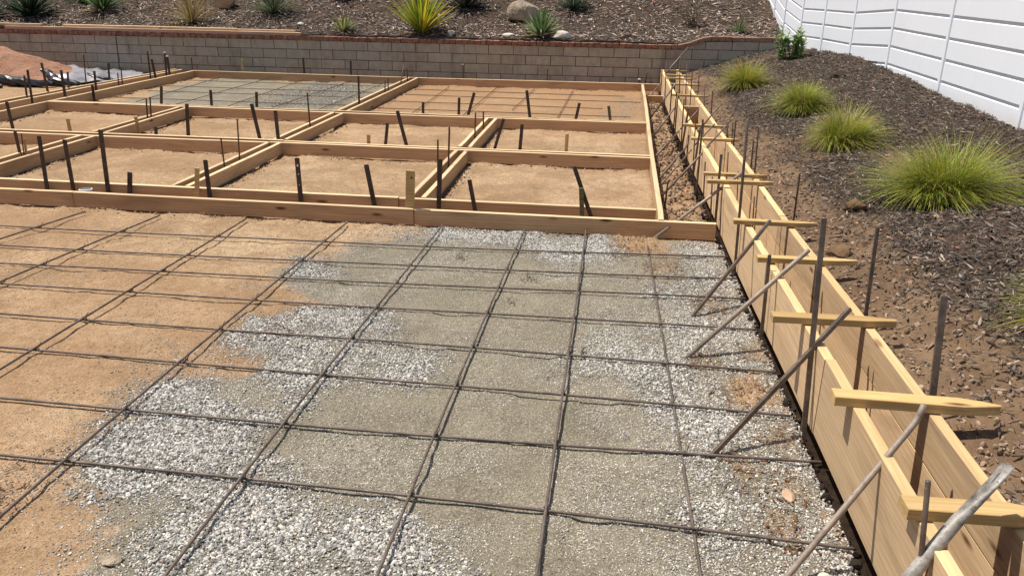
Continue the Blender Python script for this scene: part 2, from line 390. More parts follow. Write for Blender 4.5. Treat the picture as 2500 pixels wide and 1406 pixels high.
STAKES = [('dark steel stake leaning left, leftmost of the three tall ones at the front form', 'steel', [-4.403, 5.635, 0.051], [-4.386, 5.635, 0.477], 0.032),
 ('dark steel stake leaning left, middle of the three tall ones at the front form', 'steel', [-4.181, 5.635, 0.055], [-4.18, 5.635, 0.457], 0.0319),
 ('tallest dark steel stake at the front form, beside the white pipe ring', 'steel', [-3.89, 5.635, 0.056], [-3.87, 5.635, 0.543], 0.0349),
 ('short brown rusty stake inside the front form, just right of the white pipe ring', 'steel', [-3.713, 5.635, 0.061], [-3.685, 5.635, 0.226], 0.0411),
 ('narrow yellow wooden stake with a split top in the front form', 'wood', [-3.164, 5.635, 0.061], [-3.134, 5.635, 0.284], 0.0375),
 ('dark steel stake close to the right of the narrow yellow wooden stake', 'steel', [-3.06, 5.635, 0.076], [-3.061, 5.635, 0.347], 0.0343),
 ('dark steel stake with white paint spots near its top, behind the front form', 'steel', [-2.337, 5.635, 0.063], [-2.341, 5.635, 0.392], 0.0369),
 ('dark steel stake leaning left, between the paint spotted stake and the wide pale wooden stake', 'steel', [-1.77, 5.635, 0.066], [-1.817, 5.635, 0.365], 0.0334),
 ('wide pale wooden stake with a knot hole nailed behind the front form', 'wood', [-1.446, 5.435, 0.114], [-1.434, 5.435, 0.384], 0.0612),
 ('greenish steel stake standing straight at the corner of the twin dividing boards', 'steel', [-1.283, 5.635, 0.059], [-1.264, 5.635, 0.428], 0.0361),
 ('short dark stake leaning left, right of the greenish stake on the front form', 'steel', [-1.011, 5.635, 0.06], [-1.053, 5.635, 0.287], 0.0329),
 ('long dark steel stake slanting steeply across a short greenish stake', 'steel', [-0.17, 5.655, 0.058], [-0.303, 5.655, 0.411], 0.0325),
 ('short greenish weathered wooden stake crossed by a slanting dark stake', 'green', [-0.23, 5.605, 0.075], [-0.245, 5.605, 0.272], 0.0351),
 ('dark steel stake at the second row, just right of the left twin boards', 'steel', [-4.334, 7.7, 0.093], [-4.305, 7.7, 0.43], 0.0416),
 ('short brown stub of a stake low in the bare dirt cell', 'steel', [-4.681, 7.7, 0.089], [-4.674, 7.7, 0.189], 0.0334),
 ('yellow wooden stake leaning against the right board of the twin boards at the left', 'wood', [-5.17, 8.187, 0.0], [-5.17, 8.163, 0.203], 0.0401),
 ('small pale wooden stake behind the second row of boards, farthest left', 'wood', [-5.628, 7.7, 0.095], [-5.632, 7.7, 0.238], 0.0381),
 ('dark stake leaning left behind the second row at the left edge', 'steel', [-6.272, 7.7, 0.088], [-6.283, 7.7, 0.387], 0.0342),
 ('dark stake leaning left in front of the second row at the left edge', 'steel', [-5.35, 6.59, 0.089], [-5.35, 6.583, 0.315], 0.0296),
 ('pale split wooden stake low between the left twin boards', 'wood', [-5.28, 6.58, 0.116], [-5.28, 6.595, 0.242], 0.0221),
 ('thin leaning twig like stake next to the pale split stake', 'rod', [-5.29, 6.565, 0.13], [-5.29, 6.582, 0.296], 0.011),
 ('dark steel stake leaning left behind the second row, left of a straight one', 'steel', [-3.57, 7.7, 0.098], [-3.623, 7.7, 0.453], 0.0411),
 ('straight dark steel stake at the crossing of the second row and twin boards', 'steel', [-3.377, 7.7, 0.093], [-3.383, 7.7, 0.397], 0.041),
 ('tall dark steel stake leaning strongly left, in the middle bare dirt cell', 'steel', [-2.061, 7.7, 0.091], [-2.143, 7.7, 0.434], 0.0362),
 ('dark steel stake leaning right beside the strongly leaning tall one', 'steel', [-2.276, 7.7, 0.095], [-2.246, 7.7, 0.313], 0.0323),
 ('short yellow wooden stake at the second row of boards, near the middle', 'wood', [-2.447, 7.7, 0.092], [-2.442, 7.7, 0.194], 0.0364),
 ('brown steel stake leaning right by the twin boards of the right cell', 'steel', [-1.191, 7.7, 0.094], [-1.102, 7.7, 0.396], 0.0317),
 ('brown steel stake standing nearly straight in the right bare dirt cell', 'steel', [-0.943, 7.7, 0.092], [-0.924, 7.7, 0.348], 0.0356),
 ('yellow wooden stake in the right bare dirt cell behind the second row', 'wood', [-0.496, 7.7, 0.098], [-0.491, 7.7, 0.275], 0.0353),
 ('short dark steel stake at the left end of the third row over grey base', 'steel', [-5.708, 9.6, 0.108], [-5.674, 9.6, 0.335], 0.0359),
 ('dark steel stake second along the third row over grey base', 'steel', [-5.041, 9.6, 0.105], [-5.032, 9.6, 0.31], 0.0356),
 ('dark steel stake third along the third row over grey base', 'steel', [-4.454, 9.6, 0.099], [-4.438, 9.6, 0.303], 0.0354),
 ('short dark steel stake alone in front of the rusty mat of the far right cell', 'steel', [-2.355, 9.6, 0.096], [-2.351, 9.6, 0.247], 0.0345),
 ('straight dark steel stake beside a leaning one at the far right cell', 'steel', [-1.919, 9.6, 0.097], [-1.911, 9.6, 0.314], 0.0343),
 ('dark steel stake leaning right beside the straight one at the far right cell', 'steel', [-1.809, 9.6, 0.096], [-1.729, 9.6, 0.377], 0.0392),
 ('tall dark steel stake leaning left in the far right cell', 'steel', [-1.06, 9.6, 0.098], [-1.106, 9.6, 0.424], 0.0388),
 ('brown steel stake leaning right in the far right cell near the gravel', 'steel', [-0.522, 9.6, 0.097], [-0.483, 9.6, 0.298], 0.0385),
 ('greenish wooden stake at the gravel corner of the far right cell', 'green', [-0.115, 9.6, 0.102], [-0.144, 9.6, 0.276], 0.0431),
 ('thin rusty rod leaning left between twin boards near the second row', 'rod', [-3.35, 6.479, 0.109], [-3.35, 6.471, 0.35], 0.0176),
 ('thin rusty rod, tall, between twin boards left of the second row crossing', 'rod', [-3.35, 6.772, 0.112], [-3.35, 6.807, 0.458], 0.0146),
 ('thin stake with a spindly top between the twin boards behind the second row', 'rod', [-3.35, 8.498, 0.116], [-3.35, 8.486, 0.468], 0.0268),
 ('tall thin steel stake between the twin boards of the grey base cell', 'steel', [-3.36, 10.264, 0.112], [-3.36, 10.29, 0.45], 0.0265),
 ('left one of two short thin rods at the far twin boards', 'rod', [-3.36, 11.46, 0.113], [-3.36, 11.482, 0.259], 0.0176),
 ('right one of two short thin rods at the far twin boards', 'rod', [-3.36, 11.631, 0.121], [-3.36, 11.633, 0.277], 0.0178),
 ('left one of two thin rods where twin boards meet the far form', 'rod', [-3.36, 12.312, 0.117], [-3.36, 12.54, 0.368], 0.025),
 ('right one of two thin rods where twin boards meet the far form', 'rod', [-3.34, 12.656, 0.127], [-3.34, 12.631, 0.323], 0.0257),
 ('thin brown rod in front of the twin boards beside the greenish steel stake', 'rod', [-1.388, 6.1, 0.319], [-1.385, 6.1, 0.479], 0.0159),
 ('thin tan rod between the right twin boards near the greenish steel stake', 'rod', [-1.47, 6.876, 0.11], [-1.47, 6.934, 0.434], 0.018),
 ('left one of two thin rusty rods in the gap of the right twin boards', 'rod', [-1.47, 8.179, 0.095], [-1.47, 8.231, 0.362], 0.0168),
 ('right one of two thin rusty rods in the gap of the right twin boards', 'rod', [-1.47, 8.709, 0.105], [-1.47, 8.708, 0.303], 0.0178),
 ('left one of two thin rusty rods where left twin boards reach the third row', 'rod', [-5.28, 8.56, 0.119], [-5.28, 8.591, 0.328], 0.0231),
 ('right one of two thin rusty rods where left twin boards reach the third row', 'rod', [-5.28, 8.637, 0.125], [-5.28, 8.669, 0.34], 0.0232),
 ('dark steel stake in front of the far left boards, tallest over the tarp edge', 'steel', [-7.22, 9.903, 0.069], [-7.22, 9.914, 0.454], 0.043),
 ('thin short dark stake behind the tallest stake of the far left boards', 'steel', [-7.72, 10.697, 0.149], [-7.72, 10.732, 0.335], 0.0288),
 ('dark steel stake leaning left before the red dirt pile', 'steel', [-7.74, 10.28, 0.138], [-7.74, 10.261, 0.501], 0.0334),
 ('dark leaning stake standing at the black end of the tarp', 'steel', [-7.44, 9.56, 0.088], [-7.44, 9.585, 0.486], 0.0313),
 ('short stake behind the black rolled end of the tarp', 'steel', [-7.74, 9.866, 0.131], [-7.74, 9.891, 0.375], 0.0269),
 ('tall thin rod standing in the tarp, leftmost of the thin ones', 'rod', [-7.9, 11.355, 0.119], [-7.9, 11.406, 0.508], 0.0243),
 ('brown stake leaning left between the far left boards and the tarp', 'steel', [-7.44, 10.892, 0.077], [-7.44, 10.917, 0.335], 0.0351),
 ('pale grey thin stake standing in the tarp', 'steel', [-7.9, 11.935, 0.108], [-7.9, 11.965, 0.333], 0.0318),
 ('thin tall grey rod at the far left boards, right of the pale stake', 'rod', [-7.45, 11.554, 0.079], [-7.45, 11.581, 0.333], 0.0246),
 ('short brown stub between the far left boards', 'rod', [-7.44, 11.446, 0.128], [-7.44, 11.461, 0.256], 0.0305),
 ('brown steel stake low on the right face of the far left boards', 'steel', [-7.13, 10.358, -0.012], [-7.13, 10.369, 0.222], 0.0392),
 ('thin dark stake leaning left at the far end of the left boards', 'steel', [-7.44, 12.315, 0.13], [-7.44, 12.329, 0.492], 0.026),
 ('short dark stake leaning left at the far end of the left boards', 'steel', [-7.43, 12.44, 0.079], [-7.43, 12.397, 0.368], 0.0394),
 ('stake with pale top at the far left corner of the forms', 'steel', [-7.44, 12.796, 0.138], [-7.44, 12.823, 0.434], 0.0337),
 ('dark stake close behind the pale topped one at the far left corner', 'steel', [-7.3, 12.643, 0.118], [-7.3, 12.64, 0.395], 0.0399),
 ('tall thin dark rod leaning on the block wall above the tarp', 'rod', [-8.589, 13.3, 0.075], [-8.557, 13.3, 0.695], 0.0282),
 ('short brown stub at the wall near the far left corner', 'rod', [-7.254, 13.3, 0.111], [-7.248, 13.3, 0.32], 0.0278),
 ('small whitish stake standing at the block wall', 'wood', [-6.352, 13.28, 0.111], [-6.335, 13.28, 0.325], 0.0276),
 ('short brown stake at the wall behind the far form, left of another', 'steel', [-5.267, 13.28, 0.115], [-5.268, 13.28, 0.365], 0.0341),
 ('short dark stake at the wall behind the far form over the grey cell', 'steel', [-4.462, 13.28, 0.111], [-4.455, 13.28, 0.34], 0.0339),
 ('pale topped short stake at the wall behind the far right cell', 'rod', [-2.573, 13.28, 0.098], [-2.578, 13.28, 0.331], 0.0267),
 ('stub of a rusty rod at the wall, middle of the far right cell', 'rod', [-1.201, 13.28, 0.099], [-1.2, 13.28, 0.297], 0.0198),
 ('thin rusty rod leaning right behind the right end of the far form', 'rod', [0.358, 13.4, 0.105], [0.378, 13.4, 0.271], 0.0262),
 ('short stake capped white at the right end of the far form', 'steel', [0.266, 13.28, 0.104], [0.26, 13.28, 0.18], 0.039),
 ('thin rusty rod in the trench beside the long right board, nearest', 'rod', [0.39, 6.323, -0.05], [0.399, 6.323, 0.182], 0.013),
 ('thin rusty rod in the trench beside the long right board, second nearest', 'rod', [0.384, 7.39, -0.05], [0.384, 7.39, 0.098], 0.0113),
 ('thin rusty rod in the trench beside the long right board, farthest', 'rod', [0.383, 9.755, -0.05], [0.383, 9.755, 0.085], 0.0146),
 ('round steel pin in front of the nearest spreader of the curb form', 'pipe', [0.818, 1.768, 0.24], [0.818, 1.843, 0.491], 0.0197),
 ('tall steel stake on the gravel side of the curb form, tallest', 'steel', [0.79, 2.866, -0.16], [0.79, 3.098, 0.813], 0.0276),
 ('steel stake standing between the second and third diagonal braces from the camera', 'steel', [0.762, 3.792, -0.158], [0.762, 3.88, 0.406], 0.0227),
 ('long dark rod standing at the curb form beside the end of the front form', 'pipe', [0.736, 4.689, -0.133], [0.736, 4.891, 0.899], 0.0223),
 ('dark steel stake at the curb form just where the front form ends', 'steel', [0.711, 5.635, -0.128], [0.711, 5.736, 0.523], 0.0234),
 ('dark thin stake on the curb form left face, between diagonal rods', 'steel', [0.681, 6.879, -0.161], [0.681, 6.939, 0.572], 0.0211),
 ('dark stake on the curb form left face, close left of another', 'steel', [0.67, 7.361, -0.252], [0.67, 6.984, 0.479], 0.0225),
 ('dark stake on the curb form left face over the trench, above the cross rod', 'steel', [0.643, 8.664, -0.259], [0.643, 8.027, 0.507], 0.0262),
 ('thin dark rod on the curb form left face, far half', 'rod', [0.624, 9.68, -0.216], [0.624, 9.669, 0.449], 0.0194),
 ('thin dark rod on the curb form left face, at the middle of the trench', 'rod', [0.657, 7.935, -0.3], [0.657, 7.88, 0.274], 0.0161),
 ('thin rod at the far left corner of the curb form', 'rod', [0.595, 11.482, -0.03], [0.595, 11.986, 0.581], 0.0226),
 ('thin rod in front of the far cross strips of the curb form', 'rod', [0.611, 10.394, -0.02], [0.611, 10.465, 0.448], 0.0206),
 ('wide steel stake outside the curb form, nearest the camera', 'steel', [1.12, 2.632, 0.317], [1.12, 2.715, 0.668], 0.031),
 ('steel stake outside the curb form beside the second spreader from the camera', 'steel', [1.096, 3.382, 0.312], [1.096, 3.431, 0.694], 0.0211),
 ('thin black rod outside the curb form standing before a clod of soil', 'rod', [1.055, 4.808, 0.285], [1.055, 4.819, 0.612], 0.0146),
 ('long dark rod outside the curb form between two thinner rods', 'rod', [1.021, 6.138, 0.26], [1.021, 6.226, 0.642], 0.0153),
 ('short dark rod outside the curb form left of the long dark rod', 'rod', [1.016, 6.312, 0.268], [1.016, 6.35, 0.522], 0.0157),
 ('dark rod outside the curb form left of two close rods', 'rod', [0.994, 7.247, 0.285], [0.994, 7.268, 0.53], 0.0143),
 ('thin rod at the right end of a far spreader', 'rod', [0.985, 7.654, 0.296], [0.985, 7.718, 0.432], 0.0151),
 ('dark rod standing on the bank edge far along the curb form', 'rod', [0.959, 8.951, 0.314], [0.959, 9.024, 0.554], 0.0175),
 ('short thin rod far along the bank edge', 'rod', [0.946, 9.667, 0.321], [0.946, 9.795, 0.481], 0.0142),
 ('short thin rod outside the far end of the curb form', 'rod', [0.933, 10.438, 0.357], [0.933, 10.5, 0.567], 0.0152),
 ('thin rod by the farthest spreaders of the curb form', 'rod', [0.775, 10.292, 0.341], [0.775, 10.533, 0.683], 0.0151),
 ('thin tall rod standing inside the curb form near the wall', 'rod', [0.746, 10.872, -0.04], [0.746, 11.389, 0.734], 0.0214),
 ('rod inside the curb form beside the middle spreaders', 'rod', [0.793, 7.779, 0.135], [0.793, 8.009, 0.374], 0.0194),
 ('thin rod on the curb form left face beside the third spreader from the wall', 'rod', [0.58, 12.611, -0.044], [0.58, 12.762, 0.415], 0.0186),
 ('thin rod on the curb form left face, just past the reddish blocking', 'rod', [0.628, 9.43, -0.026], [0.628, 9.461, 0.426], 0.0188),
 ('slim rod close by the farthest dark stake of the curb form', 'rod', [0.644, 8.575, 0.056], [0.644, 8.723, 0.494], 0.0171),
 ('slim rod on the curb form left face, left of the close pair of stakes', 'rod', [0.672, 7.243, -0.051], [0.672, 7.479, 0.449], 0.0147),
 ('slim rod on the curb form face beneath the close pair of spreaders', 'rod', [0.694, 6.325, -0.197], [0.694, 6.551, 0.299], 0.0163),
 ('slim rod on the curb form face, right of the pair of spreaders', 'rod', [0.706, 5.853, -0.103], [0.706, 6.078, 0.285], 0.0151),
 ('thin straight rod over the front form end on the curb form', 'rod', [0.719, 5.32, -0.127], [0.719, 5.56, 0.296], 0.0111),
 ('bent thin rod inside the curb form between middle spreaders', 'rod', [0.863, 6.468, 0.225], [0.863, 6.536, 0.385], 0.0097),
 ('short thin rod inside the curb form by the pair of spreaders', 'rod', [0.868, 5.86, 0.228], [0.868, 5.938, 0.367], 0.0089),
 ('short thin rod inside the curb form near the fifth spreader', 'rod', [0.885, 5.173, 0.198], [0.885, 5.234, 0.358], 0.0105),
 ('thin rod inside the curb form past the reddish blocking', 'rod', [0.786, 9.677, 0.407], [0.786, 9.76, 0.674], 0.0142),
 ('slim rod on the bank edge beside the short dark rod', 'rod', [0.992, 7.365, 0.306], [0.992, 7.432, 0.475], 0.0109)]
REBAR = [('crosswise steel bar of the front mat, nearest the camera, crossing the coarse gravel', [-4.316, 2.191, 0.017], [-0.166, 2.217, 0.017], [0.797, 2.177, 0.017]),
 ('crosswise steel bar of the front mat, second from the camera', [-4.689, 2.729, 0.017], [-0.166, 2.624, 0.017], [0.8, 2.652, 0.017]),
 ('crosswise steel bar of the front mat, third from the camera', [-4.978, 3.071, 0.017], [-0.167, 3.014, 0.017], [0.752, 2.988, 0.017]),
 ('crosswise steel bar of the front mat, fourth from the camera', [-5.259, 3.399, 0.017], [-0.167, 3.406, 0.017], [0.762, 3.391, 0.017]),
 ('crosswise steel bar of the front mat, fifth from the camera', [-5.591, 3.815, 0.017], [-0.167, 3.838, 0.017], [0.752, 3.854, 0.017]),
 ('crosswise steel bar of the front mat, sixth from the camera', [-5.848, 4.097, 0.017], [-0.168, 4.233, 0.017], [0.743, 4.274, 0.017]),
 ('crosswise steel bar of the front mat, seventh from the camera', [-6.108, 4.441, 0.017], [-0.168, 4.547, 0.017], [0.738, 4.603, 0.017]),
 ('crosswise steel bar of the front mat, the farthest, just before the front form', [-6.428, 4.859, 0.017], [-0.168, 4.937, 0.017], [0.73, 4.996, 0.017]),
 ('rusty lengthwise bar of the front mat on dirt, ending left of the gravel tip', [-1.865, 1.2, 0.03], [-1.885, 3.023, 0.03], [-1.861, 5.254, 0.03]),
 ('lengthwise bar of the front mat through the coarse gravel, ending at the gravel tip', [-1.217, 1.2, 0.03], [-1.217, 3.013, 0.03], [-1.189, 5.325, 0.03]),
 ('lengthwise bar of the front mat in the middle of the grey base', [-0.604, 1.2, 0.03], [-0.629, 2.993, 0.03], [-0.606, 5.33, 0.03]),
 ('lengthwise bar of the front mat pointing almost straight ahead', [-0.152, 1.2, 0.029], [-0.173, 3.379, 0.03], [-0.192, 5.405, 0.03]),
 ('lengthwise bar half buried in gravel, closest to the curb form', [0.344, 1.2, 0.009], [0.278, 3.43, 0.009], [0.226, 5.17, 0.009]),
 ('lengthwise bar of the front mat on bare dirt, second left of the gravel', [-2.645, 1.2, 0.03], [-2.598, 3.804, 0.03], [-2.597, 5.245, 0.03]),
 ('lengthwise bar of the front mat on bare dirt, third left of the gravel', [-3.609, 1.2, 0.03], [-3.307, 4.42, 0.03], [-3.231, 5.215, 0.03]),
 ('lengthwise bar of the front mat at the left edge of the photo', [-4.323, 1.2, 0.03], [-3.879, 4.836, 0.03], [-3.806, 5.198, 0.03]),
 ('crosswise rusty bar of the far right cell, farthest', [-3.2, 12.512, 0.014], [-1.5, 12.482, 0.014], [0.043, 12.462, 0.014]),
 ('crosswise rusty bar of the far right cell, second farthest', [-3.2, 11.917, 0.014], [-1.5, 11.887, 0.014], [0.279, 11.867, 0.014]),
 ('crosswise rusty bar of the far right cell, middle', [-3.2, 11.21, 0.014], [-1.5, 11.18, 0.014], [-0.244, 11.16, 0.014]),
 ('crosswise rusty bar of the far right cell, nearest', [-3.2, 10.562, 0.014], [-1.5, 10.532, 0.014], [0.13, 10.512, 0.014]),
 ('lengthwise rusty bar of the far right cell, leftmost', [-2.633, 10.171, 0.025], [-2.677, 11.524, 0.025], [-2.721, 12.877, 0.025]),
 ('lengthwise rusty bar of the far right cell, second from the left', [-1.969, 10.118, 0.025], [-1.965, 11.592, 0.025], [-1.961, 13.066, 0.025]),
 ('lengthwise rusty bar of the far right cell, second from the right', [-1.422, 10.691, 0.025], [-1.392, 11.848, 0.025], [-1.362, 13.004, 0.025]),
 ('lengthwise rusty bar of the far right cell, rightmost', [-0.782, 10.153, 0.025], [-0.769, 11.55, 0.025], [-0.756, 12.947, 0.025]),
 ('crosswise bar over the grey base of the far left cell, farthest', [-7.076, 12.77, 0.014], [-5.2, 12.75, 0.014], [-3.5, 12.77, 0.014]),
 ('crosswise bar over the grey base of the far left cell, second farthest', [-7.093, 12.024, 0.014], [-5.2, 12.004, 0.014], [-3.5, 12.024, 0.014]),
 ('crosswise bar over the grey base of the far left cell, second nearest', [-7.002, 11.453, 0.014], [-5.2, 11.433, 0.014], [-3.5, 11.453, 0.014]),
 ('crosswise bar over the grey base of the far left cell, nearest', [-7.101, 10.692, 0.014], [-5.2, 10.672, 0.014], [-3.5, 10.692, 0.014]),
 ('lengthwise bar on grey base of the far left cell, leftmost', [-6.473, 10.282, 0.025], [-6.591, 11.823, 0.025], [-6.709, 13.365, 0.025]),
 ('lengthwise bar on grey base of the far left cell, second from the left', [-5.851, 10.194, 0.025], [-5.86, 11.703, 0.025], [-5.869, 13.212, 0.025]),
 ('lengthwise bar on grey base of the far left cell, second right of the middle', [-5.118, 10.102, 0.025], [-5.183, 11.647, 0.025], [-5.248, 13.193, 0.025]),
 ('lengthwise bar on grey base of the far left cell, next to the gravel', [-4.519, 10.166, 0.025], [-4.475, 11.667, 0.025], [-4.43, 13.167, 0.025]),
 ('lengthwise bar on grey base of the far left cell, rightmost', [-3.88, 10.133, 0.025], [-3.857, 11.556, 0.025], [-3.834, 12.978, 0.025])]
SPREAD = [('pale wooden spreader across the curb form, nearest the camera, cut by the frame edge', [0.807, 1.924, 0.352], [1.174, 1.936, 0.352]),
 ('pale wooden spreader across the curb form, second nearest, with a long pointed tip', [0.763, 2.531, 0.352], [1.288, 2.525, 0.352]),
 ('pale wooden spreader across the curb form, third nearest, its tip worn blunt', [0.673, 3.216, 0.352], [1.169, 3.229, 0.352]),
 ('pale wooden spreader across the curb form, fourth nearest, with a tapered tip', [0.724, 3.99, 0.352], [1.213, 4.005, 0.352]),
 ('pale wooden spreader across the curb form, fifth nearest, beside a thin black rod', [0.686, 4.664, 0.352], [1.157, 4.665, 0.352]),
 ('pale wooden spreader across the curb form, nearer of a close pair', [0.623, 5.656, 0.352], [1.074, 5.67, 0.352]),
 ('pale wooden spreader across the curb form, farther of a close pair', [0.621, 5.901, 0.352], [1.068, 5.882, 0.352]),
 ('pale wooden spreader across the curb form, below the group of tall dark rods', [0.628, 7.293, 0.352], [1.044, 7.282, 0.352]),
 ('pale wooden spreader across the curb form, just beyond the group of tall dark rods', [0.601, 8.008, 0.352], [1.017, 7.957, 0.352]),
 ('pale wooden spreader across the curb form, above the reddish blocking in the form', [0.607, 10.204, 0.352], [1.034, 10.12, 0.352]),
 ('pale wooden spreader across the curb form, fifth from the wall', [0.633, 11.297, 0.352], [1.04, 11.263, 0.352]),
 ('pale wooden spreader across the curb form, fourth from the wall', [0.621, 12.028, 0.352], [0.98, 11.916, 0.352]),
 ('pale wooden spreader across the curb form, third from the wall', [0.628, 12.461, 0.352], [0.975, 12.333, 0.352]),
 ('pale wooden spreader across the curb form, second from the wall', [0.621, 13.041, 0.352], [0.992, 13.02, 0.352]),
 ('pale wooden spreader across the curb form, closest to the block wall', [0.612, 13.81, 0.352], [0.964, 13.773, 0.352])]
BRACES = [('weathered round brace pole with a bent top under the second spreader', [0.571, 2.023, 0.01], [0.834, 2.196, 0.315], [0.958, 2.278, 0.459], 0.0218),
 ('long square brace stake crossing beside the third spreader', [0.414, 2.658, 0.01], [0.808, 2.997, 0.332], [0.947, 3.117, 0.445], 0.0213),
 ('pale grey brace pole crossing at the fourth spreader', [0.381, 3.497, 0.01], [0.785, 3.759, 0.328], [0.936, 3.857, 0.447], 0.023),
 ('thin dark brace stake reaching the fifth spreader', [0.44, 4.006, 0.01], [0.767, 4.378, 0.324], [0.858, 4.481, 0.411], 0.0193),
 ('slender tan brace rod rising from the end of the front form', [0.285, 5.361, 0.01], [0.732, 5.683, 0.298], [0.874, 5.785, 0.389], 0.0224),
 ('thin brace rod over the trench, nearest of the far ones', [0.377, 6.544, 0.01], [0.569, 6.752, 0.183], [0.761, 6.96, 0.355], 0.0167),
 ('thin brace rod over the trench, second of the far ones', [0.385, 6.931, 0.01], [0.563, 7.403, 0.105], [0.741, 7.875, 0.2], 0.0141),
 ('thin brace rod over the trench, third of the far ones', [0.388, 7.213, 0.01], [0.56, 7.768, 0.079], [0.731, 8.324, 0.148], 0.0183),
 ('thin brace rod over the trench, fourth of the far ones', [0.377, 8.134, 0.01], [0.544, 8.761, 0.058], [0.711, 9.387, 0.106], 0.0205),
 ('thin brace rod over the trench, fifth of the far ones', [0.417, 9.447, 0.01], [0.559, 9.72, 0.165], [0.7, 9.992, 0.32], 0.0188),
 ('thin brace rod over the trench, sixth of the far ones', [0.392, 10.641, 0.01], [0.538, 10.782, 0.204], [0.685, 10.922, 0.397], 0.0211),
 ('thin brace rod beside the far end of the long right board', [0.388, 12.386, 0.01], [0.521, 12.874, 0.093], [0.654, 13.362, 0.175], 0.0243),
 ('thin brace rod touching the far end of the curb form', [0.364, 13.343, 0.01], [0.507, 13.543, 0.13], [0.65, 13.743, 0.25], 0.0261),
 ('thin rod leaning on the block wall above the curb form', [0.666, 12.8, 0.359], [0.822, 13.1, 0.511], [0.983, 13.4, 0.668], 0.0248),
 ('short rod leaning across the curb form above the group of dark rods', [0.655, 8.14, 0.36], [0.71, 8.2, 0.412], [0.765, 8.26, 0.465], 0.012),
 ('thin rod leaning over the curb form toward the bank, farther one', [0.758, 7.808, 0.36], [0.836, 7.868, 0.451], [0.914, 7.928, 0.542], 0.012),
 ('thin rod leaning over the curb form below the group of dark rods', [0.728, 7.31, 0.36], [0.782, 7.37, 0.41], [0.836, 7.43, 0.459], 0.012),
 ('thin rod leaning over the curb form toward the bank, nearer one', [0.786, 7.089, 0.36], [0.848, 7.149, 0.42], [0.91, 7.209, 0.481], 0.012),
 ('thick mottled galvanised bar with a flattened slotted end, nearest the camera', [0.585, 1.627, 0.016], [0.848, 1.8, 0.321], [1.009, 1.905, 0.507], 0.03)]
POLY = {'CF': [[-6.72, 10.37], [-6.95, 12.69], [-6.35, 13.69], [-5.49, 13.06], [-3.86, 13.19], [-3.54, 13.27], [-3.78, 9.94], [-6.72, 9.91]],
 'CG': [[-4.87, 11.39], [-5.06, 12.0], [-5.07, 13.05], [-4.44, 13.04], [-3.86, 12.29], [-3.53, 10.64], [-4.16, 10.65], [-4.63, 10.39], [-5.13, 10.74]],
 'CG2': [[-0.23, 11.4], [-0.11, 12.57], [0.26, 12.43], [0.27, 10.32], [-0.22, 10.21]],
 'DIRT1': [[-0.02, 5.42], [0.39, 5.32], [0.38, 5.01], [0.17, 4.97], [0.01, 5.16]],
 'DIRT2': [[0.51, 3.33], [0.68, 3.4], [0.71, 3.2], [0.71, 3.03], [0.55, 3.04]],
 'FINES': [[-1.88, 4.49], [-1.61, 4.96], [-1.19, 5.32], [0.01, 5.44], [0.67, 5.37], [0.77, 3.97], [0.81, 2.71], [0.84, 2.07], [0.88, 1.64], [-1.31, 1.32], [-1.43, 1.73], [-1.49, 1.85], [-1.58, 2.06],
           [-1.85, 2.29], [-1.9, 2.7], [-1.84, 2.91], [-1.52, 3.08], [-1.81, 3.34], [-1.76, 3.53], [-1.54, 3.73], [-1.55, 3.93], [-1.86, 4.13]],
 'G1': [[-1.87, 2.31], [-1.9, 2.7], [-1.9, 2.92], [-1.77, 2.92], [-1.47, 2.8], [-1.26, 2.71], [-1.26, 2.47], [-1.22, 2.21], [-0.96, 2.19], [-0.75, 2.17], [-0.59, 2.08], [-0.42, 2.03], [-0.27, 1.88],
        [-0.19, 1.49], [-1.29, 1.32], [-1.4, 1.74], [-1.5, 1.86], [-1.54, 2.0], [-1.58, 2.12], [-1.74, 2.23]],
 'G2': [[-1.82, 3.27], [-1.77, 3.55], [-1.55, 3.74], [-1.3, 3.73], [-1.13, 3.61], [-1.12, 3.36], [-0.88, 3.22], [-0.88, 3.06], [-1.1, 3.07], [-1.16, 2.91], [-1.19, 2.72], [-1.39, 2.78], [-1.47, 2.8],
        [-1.58, 2.87], [-1.5, 3.06], [-1.65, 3.14]],
 'G3': [[-1.61, 5.1], [-1.42, 5.3], [-1.2, 5.39], [-0.97, 5.4], [-0.56, 5.42], [-0.46, 5.21], [-0.22, 5.4], [0.01, 5.39], [0.05, 5.17], [-0.04, 4.94], [-0.24, 4.8], [-0.5, 4.86], [-0.58, 5.06],
        [-0.86, 5.1], [-1.13, 5.07], [-1.39, 4.98]],
 'G4': [[0.44, 5.24], [0.69, 5.28], [0.75, 4.87], [0.79, 4.26], [0.8, 3.77], [0.79, 3.46], [0.81, 3.04], [0.82, 2.68], [0.83, 2.26], [0.84, 2.08], [0.85, 1.7], [0.55, 1.66], [0.61, 2.04],
        [0.49, 2.06], [0.34, 2.12], [0.31, 2.22], [0.28, 2.42], [0.28, 2.71], [0.25, 2.99], [0.15, 3.23], [-0.07, 3.29], [-0.15, 3.45], [0.04, 3.65], [0.24, 3.66], [0.29, 3.95], [0.25, 4.23],
        [0.12, 4.47], [0.36, 4.58], [0.5, 4.91]],
 'G5': [[-1.96, 4.36], [-1.92, 4.58], [-1.76, 4.51], [-1.82, 4.28]]}

# ================================================================ SETTING
def XR(y): return 1.15 - .037 * y + .001 * y * y          # inner face of the curb form's right side
def XL(y): return XR(y) - .24                              # outer face of its left side


def bank_z(x, y):
    t = np.clip(x - XR(y) - .05, 0, 4)
    cap = np.minimum(t, 2.05)
    return .24 + .03 * sstep(.1, .5, y * 0 + t) + (.18 + .012 * (np.clip(y, 0, 14) - 5)) * cap


